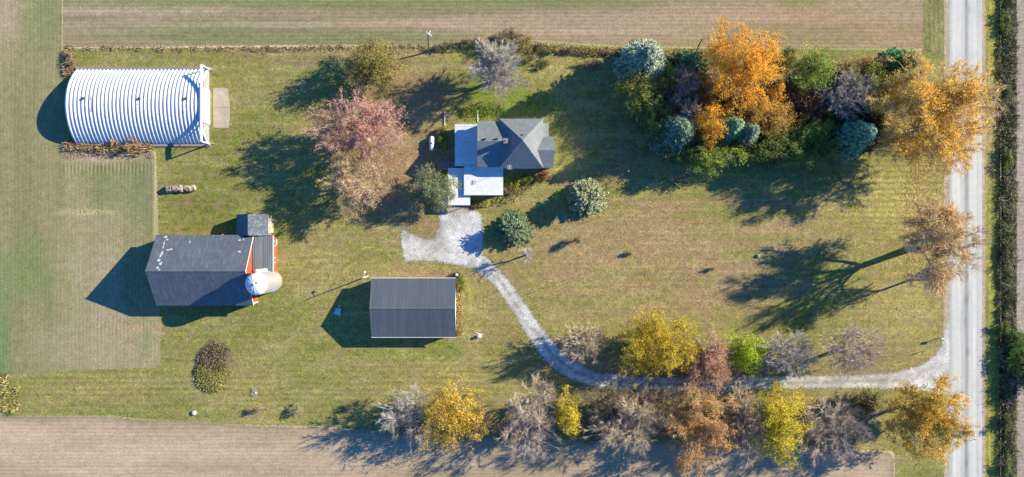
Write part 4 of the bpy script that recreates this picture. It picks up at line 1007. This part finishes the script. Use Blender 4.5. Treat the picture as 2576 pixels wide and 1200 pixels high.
def block_shed():
    xa, ya = at(592, 590, 3.2); xb, yb = at(672, 539, 3.2); xm, _ = at(625, 560, 4.0)
    root = empty('stone_annex', (xm, (ya + yb) / 2, 0)); tag(root, 'small gable annex north of the barn, roof half dark and half pale streaked', 'shed')
    X0, X1, Y0, Y1 = xa - xm, xb - xm, ya - (ya + yb) / 2 - .2, yb - (ya + yb) / 2
    mb = MB(); mb.slab([(X0, Y0, 2.6), (-.001, Y0, 4.3), (-.001, Y1, 4.3), (X0, Y1, 2.6)], .12); mb.build('roof_slope', M_barnroof, root)
    mb = MB(); mb.slab([(0, Y0, 4.3), (X1, Y0, 2.7), (X1, Y1, 2.7), (0, Y1, 4.3)], .12)
    mb.build('roof_slope', roof_mat('streaked_metal', (.07, .08, .10), rib=.5, ax='Y', amp=.2, var=.2, dirt=((.28, .29, .31), .8, 1.6, (1, 1, 1))), root)
    for y in (Y0 + .1, Y1 - .25):
        mb = MB(); P = [(X0 + .2, 0), (X1 - .2, 0), (X1 - .2, 2.6), (0, 4.1), (X0 + .2, 2.55)]
        mb.hexa([(x, y + .15, z) for x, z in P], [(x, y, z) for x, z in P]); mb.build('end_wall', M_conc, root)
    for xx in (X0 + .2, X1 - .35):
        mb = MB(); mb.box(xx, xx + .15, Y0 + .25, Y1 - .25, 0, 2.55); mb.build('side_wall', M_conc, root)
    mb = MB(); mb.box(X1 - .2, X1 - .12, -.5, .5, 0, 2.0); mb.build('door', M_wood, root)
    o = empty('stone_annex', (at(680, 566)[0], (ya + yb) / 2, 0)); tag(o, 'low pale lean-to strip on the right of the streaked annex roof', 'shed')
    w2 = .75
    mb = MB(); mb.slab([(-w2, Y0 + .5, 2.0), (w2, Y0 + .5, 1.7), (w2, Y1 - .8, 1.7), (-w2, Y1 - .8, 2.0)], .1); mb.build('roof', M_wood, o)
    mb = MB(); mb.box(-w2 + .1, w2 - .1, Y0 + .6, Y1 - .9, 0, 1.6); mb.build('wall', M_wood, o)
block_shed()

def silo():
    cx, cy, r = -48.3, -8.55, 2.1
    root = empty('silo', (cx, cy, 0)); tag(root, 'round concrete silo with white metal dome beside the barn', 'silo')
    hb = 8.7; mb = MB(); prof = []
    for i in range(30):
        z = hb * i / 29; prof.append((r + (.012 if i % 2 else -.006), z))
    mb.lathe(prof, n=48); mb.build('body', M_conc, root, True)
    mb = MB()
    for i in range(1, 12):
        z = hb * i / 12; mb.lathe([(r + .02, z), (r + .045, z + .02), (r + .045, z + .05), (r + .02, z + .07)], n=40)
    mb.build('hoop', M_steel, root)
    mb = MB(); mb.lathe([(2.16, hb - .05), (2.16, hb + .05), (2.08, hb + .3), (1.85, hb + .7), (1.5, hb + 1.02), (1.0, hb + 1.3), (.5, hb + 1.44), (.28, hb + 1.48)], n=40)
    d = mb.build('dome', M_white, root, True)
    mb = MB()
    for i in range(16):
        a = 2 * math.pi * i / 16; pr = [(2.13, .07), (1.88, .71), (1.52, 1.04), (1.02, 1.32), (.5, 1.46)]
        for (ra, za), (rb, zb) in zip(pr[:-1], pr[1:]):
            mb.tube((ra * math.cos(a), ra * math.sin(a), hb + za), (rb * math.cos(a), rb * math.sin(a), hb + zb), .028, n=5)
    mb.build('dome_rib', M_steel, d)
    mb = MB(); mb.lathe([(.28, hb + 1.46), (.28, hb + 1.62), (.1, hb + 1.72)], n=14); mb.build('cap', M_steel, d)
    mb = MB(); mb.box(.3, .55, .05, .35, hb + 1.38, hb + 1.52); mb.build('hatch', M_dark, d)
    mb = MB(); mb.tube((-.35, 2.3, .0), (-.35, 2.3, hb + .1), .38, n=14); mb.build('chute', M_white, root)
    mb = MB(); mb.lathe([(.42, hb + .1), (.42, hb + .25), (.1, hb + .55)], (-.35, 2.3, 0), 14); mb.build('chute_cap', M_red, root)
silo()
def feed_room():
    x0, y0 = at(652, 706, 2.4); x1, y1 = at(690, 690, 2.4)
    x0 = -51.1
    root = empty('feed_room', ((x0 + x1) / 2, (y0 + y1) / 2, 0)); tag(root, 'small red roofed link between the silo and the lean-to', 'shed')
    X = (x1 - x0) / 2; Y = (y1 - y0) / 2
    mb = MB(); mb.slab([(-X, -Y, 2.2), (X, -Y, 2.1), (X, Y - .05, 2.4), (-X, Y - .05, 2.5)], .1); mb.build('roof', M_redroof, root)
    mb = MB(); mb.box(-X + .1, X - .1, -Y + .1, Y - .15, 0, 2.0); mb.build('wall', M_red, root)
feed_room()

# --- dark roofed shed
def shed():
    xa, ya = at(934, 848, 3.1); xb, yb = at(1147, 700, 3.1)
    cx, cy = (xa + xb) / 2, (ya + yb) / 2; X = (xb - xa) / 2; Y = (yb - ya) / 2; eh, rh = 3.1, 5.1
    root = empty('drive_shed', (cx, cy, 0)); tag(root, 'long shed with charcoal metal gable roof south of the gravel area', 'shed')
    for sg in (1, -1):
        mb = MB(); mb.slab([(-X, sg * Y, eh), (X, sg * Y, eh), (X, sg * .001, rh), (-X, sg * .001, rh)], .1); r = mb.build('roof_slope', M_shedroof, root)
        ribs(None, -X + .08, X - .08, sg * Y, eh, 0, rh, .42, w=.02, hgt=.018).build('roof_rib', M_shedroof, r)
    mb = MB(); mb.hexa([(-X - .01, -.2, rh - .06), (X + .01, -.2, rh - .06), (X + .01, .2, rh - .06), (-X - .01, .2, rh - .06)], [(-X - .01, -.03, rh + .06), (X + .01, -.03, rh + .06), (X + .01, .03, rh + .06), (-X - .01, .03, rh + .06)])
    mb.build('ridge_cap', M_shedroof, root)
    for nm, x in (('end_wall', -X + .25), ('end_wall', X - .4)):
        mb = MB(); P = [(-Y + .25, 0), (Y - .25, 0), (Y - .25, eh), (0, rh - .25), (-Y + .25, eh)]
        mb.hexa([(x, y, z) for y, z in P], [(x + .15, y, z) for y, z in P]); mb.build(nm, M_siding, root)
    for y in (-Y + .25, Y - .4):
        mb = MB(); mb.box(-X + .4, X - .4, y, y + .15, 0, eh - .05); mb.build('side_wall', M_siding, root)
    for sg in (1, -1):
        mb = MB(); mb.box(-X, X, sg * (Y + .06) - .06, sg * (Y + .06) + .06, eh - .16, eh - .02); mb.build('gutter', M_trim, root)
    for i in range(3):
        x = -X + 1.6 + i * 5.2
        mb = MB(); mb.box(x, x + 3.6, -Y + .17, -Y + .25, .05, 2.7); mb.build('door', M_trim, root)
    mb = MB(); mb.box(X - .25, X - .18, -1.0, 0.1, .05, 2.1); d = mb.build('door', M_trim, root)
    mb = MB(); mb.box(X - .18, X - .12, -.12, -.04, 1.0, 1.1); mb.build('handle', M_dark, d)
shed()

# --- farmhouse (coordinates read off the plan at three pixels per unit)
def hz(zx, zy, h):
    return (*at((1560 + zx / 3) / 1.49068, (400 + zy / 3) / 1.49068, h), h)
def house():
    o = hz(1000, 420, 0); root = empty('farmhouse', (o[0], o[1], 0)); tag(root, 'farmhouse with grey shingled hip and gable roofs', 'house')
    L = lambda p: (p[0] - o[0], p[1] - o[1], p[2])
    q = lambda zx, zy, h: L(hz(zx, zy, h))
    eh, ap = 5.1, 9.3
    # main hip
    nw, ne, se, sw = q(935, 135, eh), q(1432, 135, eh), q(1432, 690, eh), q(935, 690, eh)
    A = q(1200, 375, ap)
    mb = MB()
    for tri in ((nw, ne), (ne, se), (se, sw), (sw, nw)):
        mb.poly([tri[1], tri[0], A])
    mb.poly([nw, ne, se, sw])
    # taper body closed underneath by the walls
    mb.build('main_roof', M_shingle, root)
    # west wing gable roof
    wr = 7.1; we = 4.75
    a, b_, c, d = q(690, 165, we), q(1150, 165, we), q(1150, 680, we), q(690, 680, we); r0, r1 = q(690, 385, wr), q(1180, 385, wr)
    ym = r0[1]
    mb = MB(); mb.slab([b_, a, r0, (r1[0], r0[1], r0[2])], .16); mb.slab([(c[0], c[1], c[2]), (r1[0], r0[1] - .001, r0[2]), (r0[0], r0[1] - .001, r0[2]), d], .16); mb.build('west_roof', M_shingle, root)
    # east wing gable
    er = 6.35; e1, e2, e3, e4 = q(1250, 335, eh - .05), q(1548, 335, eh - .05), q(1545, 688, eh - .06), q(1250, 688, eh - .06); k0, k1 = q(1180, 490, er), q(1562, 490, er)
    mb = MB(); mb.slab([e2, e1, k0, (k1[0], k0[1], er)], .16); mb.slab([e4, e3, (k1[0], k0[1] - .001, er), (k0[0], k0[1] - .001, er)], .16); mb.build('east_roof', M_shingle, root)
    # low porch roof in the north east corner
    mb = MB(); mb.slab([q(1430, 335, 3.4), q(1492, 335, 3.1), q(1492, 183, 3.1), q(1430, 183, 3.4)], .12); mb.build('porch_roof', M_shingle, root)
    # walls
    def wallbox(nm, p, s, top, gable=None, mat=M_siding):
        x0, x1 = sorted((p[0], s[0])); y0, y1 = sorted((p[1], s[1])); i = .35
        mb = MB(); mb.box(x0 + i, x1 - i, y0 + i, y1 - i, 0, top); return mb.build(nm, mat, root), (x0 + i, x1 - i, y0 + i, y1 - i)
    w1, bb1 = wallbox('wall', nw, se, eh - .03)
    w2, bb2 = wallbox('wall', a, c, we - .22)
    w3, bb3 = wallbox('wall', (e2[0], e2[1]), (e4[0], e4[1]), eh - .24)
    # gable triangles
    mb = MB(); x = bb2[0]; P = [(bb2[2], we - .22), (bb2[3], we - .22), (ym, wr - .3)]
    mb.hexa([(x, y, z) for y, z in P], [(x + .12, y, z) for y, z in P]); mb.build('gable_wall', M_siding, root)
    mb = MB(); x = bb3[1] - .12; P = [(bb3[2], eh - .24), (bb3[3], eh - .24), (k0[1], er - .3)]
    mb.hexa([(x, y, z) for y, z in P], [(x + .12, y, z) for y, z in P]); mb.build('gable_wall', M_siding, root)
    # windows and a door
    def win(x, y, z, along, w=.95, hh=1.3, out=1):
        mb = MB()
        if along == 'y': mb.box(x, x + .06 * out, y - w / 2, y + w / 2, z, z + hh) if out > 0 else mb.box(x - .06, x, y - w / 2, y + w / 2, z, z + hh)
        else: mb.box(x - w / 2, x + w / 2, y - .06, y, z, z + hh) if out < 0 else mb.box(x - w / 2, x + w / 2, y, y + .06, z, z + hh)
        f = mb.build('window', M_trim, root); mb = MB(); g = .09
        if along == 'y': X_ = x + .06 * out; mb.box(min(X_, X_ + .01 * out), max(X_, X_ + .01 * out), y - w / 2 + g, y + w / 2 - g, z + g, z + hh - g)
        else: Y_ = y + .06 * out; mb.box(x - w / 2 + g, x + w / 2 - g, min(Y_, Y_ + .01 * out), max(Y_, Y_ + .01 * out), z + g, z + hh - g)
        mb.build('pane', M_glass, f)
    for yy in (.3, .75):
        for z in (.9, 3.1):
            win(bb3[1], bb3[2] + (bb3[3] - bb3[2]) * yy, z, 'y')
    for xx in (.2, .45, .7, .92):
        win(bb1[0] + (bb3[1] - bb1[0]) * xx, bb1[2], 3.1, 'x', out=-1)
    for xx in (.25, .7):
        win(bb1[0] + (bb1[1] - bb1[0]) * xx, bb1[3], 3.1, 'x')
    win(bb2[0], ym, 3.3, 'y', out=-1)
    mb = MB(); dx = bb3[1] - 1.6; mb.box(dx, dx + 1.0, bb3[2] - .08, bb3[2] + .0, .1, 2.2); dd = mb.build('door', M_wood, root)
    mb = MB(); mb.box(dx + .85, dx + .92, bb3[2] - .13, bb3[2] - .08, 1.0, 1.1); mb.build('handle', M_dark, dd)
    # chimney and roof vents
    cpt = q(1008, 385, 8.6); mb = MB(); x, y = cpt[0], cpt[1]
    mb.box(x - .38, x + .38, y - .38, y + .38, 5.4, 8.8); ch = mb.build('chimney', M_brick, root)
    mb = MB(); mb.box(x - .46, x + .46, y - .46, y + .46, 8.8, 8.92); mb.tube((x, y, 8.9), (x, y, 9.15), .14); mb.build('cap', M_conc, ch)
    for zx, zy, h in ((775, 362, 7.2), (910, 358, 7.2), (1195, 318, 8.4), (1188, 455, 8.1), (1190, 555, 6.7), (1330, 572, 6.0)):
        p = q(zx, zy, h); mb = MB(); mb.box(p[0] - .17, p[0] + .17, p[1] - .14, p[1] + .14, h - .5, h + .12); mb.build('roof_vent', M_dark, root)
    # flat metal roofed additions
    lw = 2.9
    x0, y1_, _ = q(436, 198, lw); x1, y0_, _ = q(700, 668, lw)
    mb = MB(); mb.slab([(x0, y0_, lw - .12), (x1 + .3, y0_, lw + .1), (x1 + .3, y1_, lw + .1), (x0, y1_, lw - .12)], .16); r = mb.build('low_west_roof', M_white, root)
    mb = MB()
    for i in range(11):
        yy = y0_ + (y1_ - y0_) * (i + .5) / 11
        mb.hexa([(x0, yy - .03, lw - .14), (x1, yy - .03, lw + .08), (x1, yy + .03, lw + .08), (x0, yy + .03, lw - .14)], [(x0, yy - .015, lw - .08), (x1, yy - .015, lw + .14), (x1, yy + .015, lw + .14), (x0, yy + .015, lw - .08)])
    mb.build('seam', M_white, r)
    mb = MB(); mb.box(x0 + .25, x1, y0_ + .25, y1_ - .25, 0, lw - .25); mb.build('wall', M_siding, root)
    x0, y1_, _ = q(540, 672, 3.05); x1, y0_, _ = q(980, 990, 3.05)
    mb = MB(); mb.slab([(x0, y0_, 2.95), (x1, y0_, 2.95), (x1, y1_, 3.15), (x0, y1_, 3.15)], .16); mb.build('low_south_roof', M_white, root)
    mb = MB(); mb.box(x0 + .25, x1 - .25, y0_ + .25, y1_ + .4, 0, 2.78); mb.build('wall', M_siding, root)
    mb = MB(); mb.box(x0 - .06, x1 + .06, y0_ - .09, y0_ - .003, 2.76, 2.98); mb.build('gutter', M_trim, root)
    win(x1 - .25, (y0_ + y1_) / 2, .9, 'y', w=1.2)
    win((x0 + x1) / 2, y0_ + .25, .9, 'x', w=1.6, out=-1)
    px0, py1, _ = q(360, 690, 2.45); px1, py0, _ = q(608, 1108, 2.45)
    mb = MB(); mb.slab([(px0, py0, 2.35), (px1, py0, 2.35), (px1, py1, 2.5), (px0, py1, 2.5)], .12); mb.build('carport_roof', M_white, root)
    for x, y in ((px0 + .2, py0 + .2), (px0 + .2, py1 - .5), (px1 - .2, py0 + .2)):
        mb = MB(); mb.box(x - .06, x + .06, y - .06, y + .06, 0, 2.25); mb.build('post', M_trim, root)
    a1 = q(286, 616, 2.3); a2 = q(440, 690, 2.3)
    mb = MB(); mb.slab([(a1[0], a2[1], 2.2), (a2[0], a2[1], 2.3), (a2[0], a1[1], 2.3), (a1[0], a1[1], 2.2)], .1); mb.build('step_roof', M_leanroof, root)
    mb = MB(); mb.box(a1[0] + .1, a2[0], a2[1] + .1, a1[1] - .1, 0, 2.08); mb.build('wall', M_siding, root)
    b1 = q(288, 1010, .5); b2 = q(360, 1112, .5)
    mb = MB(); mb.box(b1[0], b2[0], b2[1], b1[1], 0, .45); mb.build('step', M_trim, root)
    # aerial on the south eave
    m1 = q(1050, 690, 5.2); mb = MB(); mb.tube((m1[0], m1[1] - .05, 3.6), (m1[0], m1[1] - .05, 6.6), .03, n=6)
    ae = mb.build('aerial_mast', M_steel, root); mb = MB()
    for t in range(5): mb.box(m1[0] - .5 + t * .02, m1[0] + .5 - t * .02, m1[1] - .35 + t * .18, m1[1] - .31 + t * .18, 6.4, 6.44)
    mb.box(m1[0] - .03, m1[0] + .03, m1[1] - .45, m1[1] + .5, 6.45, 6.5); mb.build('aerial', M_white, ae)
house()

# ------------------------------------------------------------------ yard things
def propane():
    x, y = at(1087.3, 362.3); root = empty('propane_tank', (x, y, 0)); tag(root, 'white propane tank lying west of the house', 'tank')
    mb = MB(); r = .5; L = 1.05
    prof = [(.02, -L - .45), (.25, -L - .40), (.4, -L - .25), (r, -L), (r, L), (.4, L + .25), (.25, L + .4), (.02, L + .45)]
    mb.lathe(prof, n=24)
    mb.v = [(a, c, b + .75) for a, b, c in mb.v]; mb.build('vessel', M_white, root, True)
    mb = MB(); mb.lathe([(.18, 1.22), (.18, 1.34), (.1, 1.42)], n=14); mb.build('valve_cover', M_dark, root)
    for s_ in (-.8, .8):
        mb = MB(); mb.box(-.4, .4, s_ - .1, s_ + .1, 0, .36); mb.build('saddle', M_conc, root)
propane()

def pole(name, label, base, top, h, r=.14, cat='utility pole', arms=(), lamp=False, mat=None, transformer=False):
    x, y = at(*base); tx, ty = at(*top, h); root = empty(name, (x, y, 0)); tag(root, label, cat)
    d = Vector((tx - x, ty - y, h)); mb = MB(); mb.tube((0, 0, -.3), tuple(d), r, r * .65, 12); mb.build('shaft', mat or M_polewood, root)
    if transformer:
        mb = MB(); c = d * .94; mb.tube((c.x + .35, c.y - .1, c.z - .45), (c.x + .35, c.y - .1, c.z + .35), .26, n=14); t = mb.build('transformer', M_steel, root)
        mb = MB(); mb.tube((c.x + .35, c.y - .1, c.z + .352), (c.x + .35, c.y - .1, c.z + .5), .05, n=8); mb.build('bushing', M_trim, t)
    if arms:
        for (ax, ay, bx, by, fz) in arms:
            c = d * fz; mb = MB(); mb.tube((c.x + ax, c.y + ay, c.z), (c.x + bx, c.y + by, c.z + .25), .06, n=8); mb.build('crossarm', M_lightwood, root)
    if lamp:
        c = d * .86; mb = MB(); mb.tube((c.x, c.y, c.z), (c.x + .2, c.y + 1.0, c.z + .3), .05, n=8); a = mb.build('lamp_arm', M_trim, root)
        mb = MB(); mb.lathe([(.1, .12), (.16, .05), (.24, -.12), (.2, -.2)], (c.x + .2, c.y + 1.05, c.z + .3), 14); mb.build('lamp_head', M_trim, a)
    return root
pole('utility_pole', 'dark utility pole with a grey transformer at the north field edge', (1078, 132), (1077, 84), 6.5, .16, transformer=True, arms=((-.35, .5, .0, -.1, .97), (.45, .6, .0, -.1, .97)))
pole('utility_pole', 'dark utility pole beside the tall orange tree at the field edge', (1746, 140), (1766, 98), 7.5, .15)
pole('yard_lamp_pole', 'pale yard light pole at the north west corner of the charcoal roofed shed', (925, 695), (913, 699), 6.0, .13, 'lamp post', lamp=True, mat=M_lightwood)
pole('flagpole', 'thin bare flagpole on the open lawn', (1463, 690), (1469, 693), 5.6, .04, 'flagpole', mat=M_steel)

def post_sign(name, label, px, py, h, az, kind):
    x, y = at(px, py); root = empty(name, (x, y, 0), R(az)); tag(root, label, 'mailbox' if kind == 'box' else 'sign post')
    mb = MB(); mb.box(-.06, .06, -.06, .06, -.2, h); mb.build('post', M_wood, root)
    if kind == 'box':
        mb = MB(); n = 10; P = [(.2, 0)] + [(.2 * math.cos(math.pi * i / n), .18 + .2 * math.sin(math.pi * i / n)) for i in range(n + 1)] + [(-.2, 0)]
        mb.hexa([(-.35, y_, h + z) for y_, z in P], [(.35, y_, h + z) for y_, z in P]); b = mb.build('box', M_steel, root)
        mb = MB(); mb.box(-.05, .0, .21, .23, h + .1, h + .4); mb.build('flag', M_redroof, b)
    else:
        mb = MB(); mb.box(-.35, .35, -.1, -.06, h - .35, h + .05); mb.build('board', M_wood, root)
post_sign('mailbox', 'roadside mailbox on a post north of the drive entrance', 2361, 850, 1.25, 0, 'box')
post_sign('sign_post', 'short wooden sign post on the grass north of the drive entrance', 2318, 884, 1.0, 20, 'sign')

# row of old round bales
for i, (dx, rr, lb) in enumerate(((0, .66, 'old round bale, first from the crop side, its dark end showing'), (1, .62, 'old pinkish round bale, second in the row on the grass'),
                                  (2, .66, 'old round bale in the middle of the row on the grass'), (3, .6, 'old sagging round bale, fourth in the row on the grass'), (4, .6, 'old tan round bale at the tree shadow end of the row'))):
    x, y = at(428 + dx * 14.6, 476 - dx * .6); rng = np.random.default_rng(40 + i)
    me_mat = simple('old_hay_%d' % i, [(.2, .165, .14), (.26, .2, .16), (.3, .235, .18), (.23, .18, .14), (.32, .25, .16)][i], .95, .5, 3.5, bump=.8)
    mb = MB(); n = 20; L = .56
    prof = [(.06, -L), (rr * .5, -L - .03), (rr * .95, -L + .03), (rr, -L + .12), (rr * .97, 0), (rr, L - .12), (rr * .95, L - .03), (rr * .5, L + .03), (.06, L)]
    mb.lathe(prof, n=n)
    mb.v = [(c * 1.0 + rng.normal() * .06, a * (1 + rng.normal() * .13), max(rr * .7 + b * (.78 + rng.normal() * .12), .0)) for a, b, c in mb.v]
    o_ = mb.build('round_bale', me_mat, None, True); o_.location = (x, y, 0); o_.rotation_euler = (0, 0, rng.normal() * .1)
    tag(o_, lb, 'hay bale', 'row of old round bales')

# weedy mound: low hump of soil with stalks
def mound():
    n, m_ = 40, 14; V = []; F = []; rng = np.random.default_rng(3)
    cx, cy = at(535, 922); rx, ry = 4.0, 5.4; rot = R(-16)
    for i in range(m_ + 1):
        t = i / m_
        for k in range(n):
            a = 2 * math.pi * k / n; q = t * (1 + .06 * math.sin(3 * a + 1) + .04 * math.sin(7 * a))
            x, y = rx * q * math.cos(a), ry * q * math.sin(a)
            V.append((cx + x * math.cos(rot) - y * math.sin(rot), cy + x * math.sin(rot) + y * math.cos(rot), .5 * (1 - t * t) ** 1.2 + rng.normal() * .03 * (1 - t) - .01))
    for i in range(m_):
        for k in range(n):
            j = (k + 1) % n; F.append((i * n + k, (i + 1) * n + k, (i + 1) * n + j, i * n + j))
    V = np.array(V); U = V[:, 0] * PXM + 1288; W = 600 - V[:, 1] * PXM
    f = np.clip((fbm(U, W, 22, 22, 7, 3) - .35) / .3, 0, 1); f2 = np.clip((925 - W + (U - 535) * .2) / 40 + .5, 0, 1)
    c = lerp((.17, .15, .06), (.11, .085, .055), np.clip(f * .6 + f2 * .5, 0, 1))
    o = link('mound', np_mesh('mound', V, F, c, {'sd': np.ones(len(V)), 'amp': np.zeros(len(V))}, smooth=True), ground_mat('mound_soil', .4, .3, 3.0, None, 0, None, .8)); o['kind'] = 'structure'
mound()
def mound_z(x, y):
    cx, cy = at(535, 922); r_ = R(16); u = (x - cx) * math.cos(r_) - (y - cy) * math.sin(r_); v = (x - cx) * math.sin(r_) + (y - cy) * math.cos(r_)
    return .5 * np.clip(1 - (u / 4) ** 2 - (v / 5.4) ** 2, 0, 1) ** 1.2 - .03
weeds('tall_weeds', 'dark brown weeds on the top half of the oval mound', 'weeds', [(552, 868, 22), (540, 900, 34), (532, 925, 32)], 3400, .5, [(.12, .09, .06), (.2, .15, .1), (.3, .2, .15), (.22, .22, .08)], 21, zf=mound_z)
weeds('tall_weeds', 'straw yellow grass on the lower half of the oval mound', 'weeds', [(535, 925, 36), (530, 950, 34), (520, 975, 22)], 7500, .42, [(.36, .33, .10), (.26, .25, .08), (.44, .38, .15), (.16, .16, .05)], 22, zf=mound_z)

def small(name, label, cat, px, py, parts, rz=0):
    x, y = at(px, py); root = empty(name, (x, y, 0), R(rz)); tag(root, label, cat)
    for nm, mat, fn in parts:
        mb = MB(); fn(mb); mb.build(nm, mat, root)
    return root
small('concrete_slab', 'pale broken concrete slab on the grass near the mound', 'slab', 640, 987,
      [('slab', M_conc, lambda m: m.prism([(-.9, -.5), (-.1, -.75), (.75, -.5), (.55, .1), (.85, .5), (.3, .45), (.1, .8), (-.6, .6), (-.45, .1)], 0, .14)),
       ('slab_piece', M_trim, lambda m: m.prism([(.2, -.3), (.5, -.25), (.45, .2), (.1, .15)], .14, .22))])
small('well_cap', 'round white well cap on the grass by the south field', 'well cap', 490, 1038,
      [('ring', M_conc, lambda m: m.lathe([(.52, 0), (.52, .25), (.46, .3)])), ('lid', M_trim, lambda m: m.lathe([(.44, .3), (.44, .36), (.2, .42)]))])
small('barrel', 'black barrel with a white lid at the corner of the charcoal roofed shed', 'barrel', 1150, 690,
      [('drum', M_dark, lambda m: m.lathe([(.42, 0), (.46, .25), (.46, .65), (.42, .9)])), ('lid', M_white, lambda m: m.lathe([(.3, .9), (.3, 1.0), (.1, 1.06)]))])
small('tree_stump', 'pale weathered stump on the grass right of the charcoal roofed shed', 'stump', 1206, 845,
      [('stump', M_lightwood, lambda m: m.lathe([(.5, 0), (.36, .2), (.32, .75), (.3, .78)], n=11)),
       ('root', M_lightwood, lambda m: (m.tube((.2, .2, .15), (-.9, .75, .02), .14, .05, 7), m.tube((.1, -.1, .15), (.8, .5, .02), .12, .04, 7), m.tube((-.2, .1, .1), (-1.2, .2, .02), .1, .04, 7)))])
small('boulder', 'white boulder on the open lawn near the long tree shadows', 'rock', 1907, 644,
      [('stone', M_endwall, lambda m: m.lathe([(.3, 0), (.42, .12), (.36, .3), (.18, .42)], n=9))])
small('garden_post', 'thin pale post in the shade east of the house', 'post', 1579, 431,
      [('post', M_wood, lambda m: m.box(-.08, .08, -.08, .08, 0, 1.2)), ('cap', M_trim, lambda m: m.box(-.12, .12, -.12, .12, 1.2, 1.26))])
small('clothes_pole', 'pale straight timber lying on the grass north west of the house', 'timber', 1119, 298,
      [('beam', M_lightwood, lambda m: m.box(-.12, .12, -1.45, 1.45, .02, .18)), ('end_plate', M_steel, lambda m: m.box(-.13, .13, 1.45, 1.5, .02, .2))])
small('clothes_pole', 'short pale timber on the grass touching the north side of the house', 'timber', 1202, 293,
      [('beam', M_lightwood, lambda m: m.box(-.1, .1, -1.1, 1.1, .02, .16)), ('end_plate', M_steel, lambda m: m.box(-.11, .11, 1.1, 1.15, .02, .18))])
small('feed_trough', 'small pale trough at the upper right corner of the lean-to', 'trough', 693, 609,
      [('base', M_lightwood, lambda m: m.box(-.35, .35, -.6, .6, .1, .25)), ('side', M_trim, lambda m: m.box(-.4, -.3, -.62, .62, .25, .6)), ('side', M_trim, lambda m: m.box(.3, .4, -.62, .62, .25, .6)),
       ('end', M_trim, lambda m: m.box(-.3, .3, .5, .62, .25, .58)), ('end', M_trim, lambda m: m.box(-.3, .3, -.62, -.5, .25, .58))])
small('feed_trough', 'narrow pale trough midway along the lean-to front', 'trough', 690, 655,
      [('base', M_lightwood, lambda m: m.box(-.2, .2, -.8, .8, .1, .25)), ('side', M_trim, lambda m: m.box(-.25, -.17, -.82, .82, .25, .5)), ('side', M_trim, lambda m: m.box(.17, .25, -.82, .82, .25, .5))])
small('farm_debris', 'pale sheet metal leaning scrap in the shade west of the charcoal roofed shed', 'scrap', 851, 783,
      [('sheet', M_steel, lambda m: m.hexa([(-.9, -.6, .02), (.5, -.8, .02), (.6, .5, .3), (-.5, .7, .25)], [(-.9, -.6, .06), (.5, -.8, .06), (.6, .5, .34), (-.5, .7, .29)])),
       ('board', M_lightwood, lambda m: m.hexa([(.1, -.9, .35), (.3, -.9, .35), (.35, 1.3, .3), (.15, 1.3, .3)], [(.1, -.9, .4), (.3, -.9, .4), (.35, 1.3, .35), (.15, 1.3, .35)]))])

# ------------------------------------------------------------------ light, sky, camera
w = bpy.data.worlds.new('World'); bpy.context.scene.world = w; w.use_nodes = True
nt = w.node_tree; bg = nt.nodes['Background']
sky = nt.nodes.new('ShaderNodeTexSky'); sky.sky_type = 'NISHITA'; sky.sun_disc = False
sky.sun_elevation = R(EL); sky.sun_rotation = R(90 - AZ); sky.ozone_density = 10.0; sky.air_density = 1.0; sky.dust_density = 0
tn = nt.nodes.new('ShaderNodeMix'); tn.data_type = 'RGBA'; tn.blend_type = 'MULTIPLY'; tn.inputs[0].default_value = 1
tn.inputs[7].default_value = (.62, 1.04, 1.22, 1); nt.links.new(sky.outputs[0], tn.inputs[6]); nt.links.new(tn.outputs[2], bg.inputs['Color']); bg.inputs['Strength'].default_value = .098
sl = bpy.data.lights.new('sun', 'SUN'); sl.energy = 5.0; sl.angle = R(.5); sl.color = (1, .9, .68)
so = bpy.data.objects.new('sun', sl); C.objects.link(so)
d = Vector((math.cos(R(AZ)) * math.cos(R(EL)), math.sin(R(AZ)) * math.cos(R(EL)), math.sin(R(EL))))
so.rotation_euler = d.to_track_quat('Z', 'Y').to_euler(); so.location = d * 60
cam = bpy.data.cameras.new('camera'); co = bpy.data.objects.new('camera', cam); C.objects.link(co)
co.location = (0, 0, H); co.rotation_euler = (0, 0, 0)
cam.sensor_width = 36; cam.lens = 36 * H / (2576 / PXM); cam.clip_end = 6000; cam.clip_start = 1
s = bpy.context.scene; s.camera = co
s.view_settings.view_transform = 'Standard'; s.view_settings.look = 'None'; s.view_settings.gamma = 1
s.view_settings.exposure = 1.38
s.cycles.max_bounces = 5; s.cycles.diffuse_bounces = 3; s.cycles.transparent_max_bounces = 12
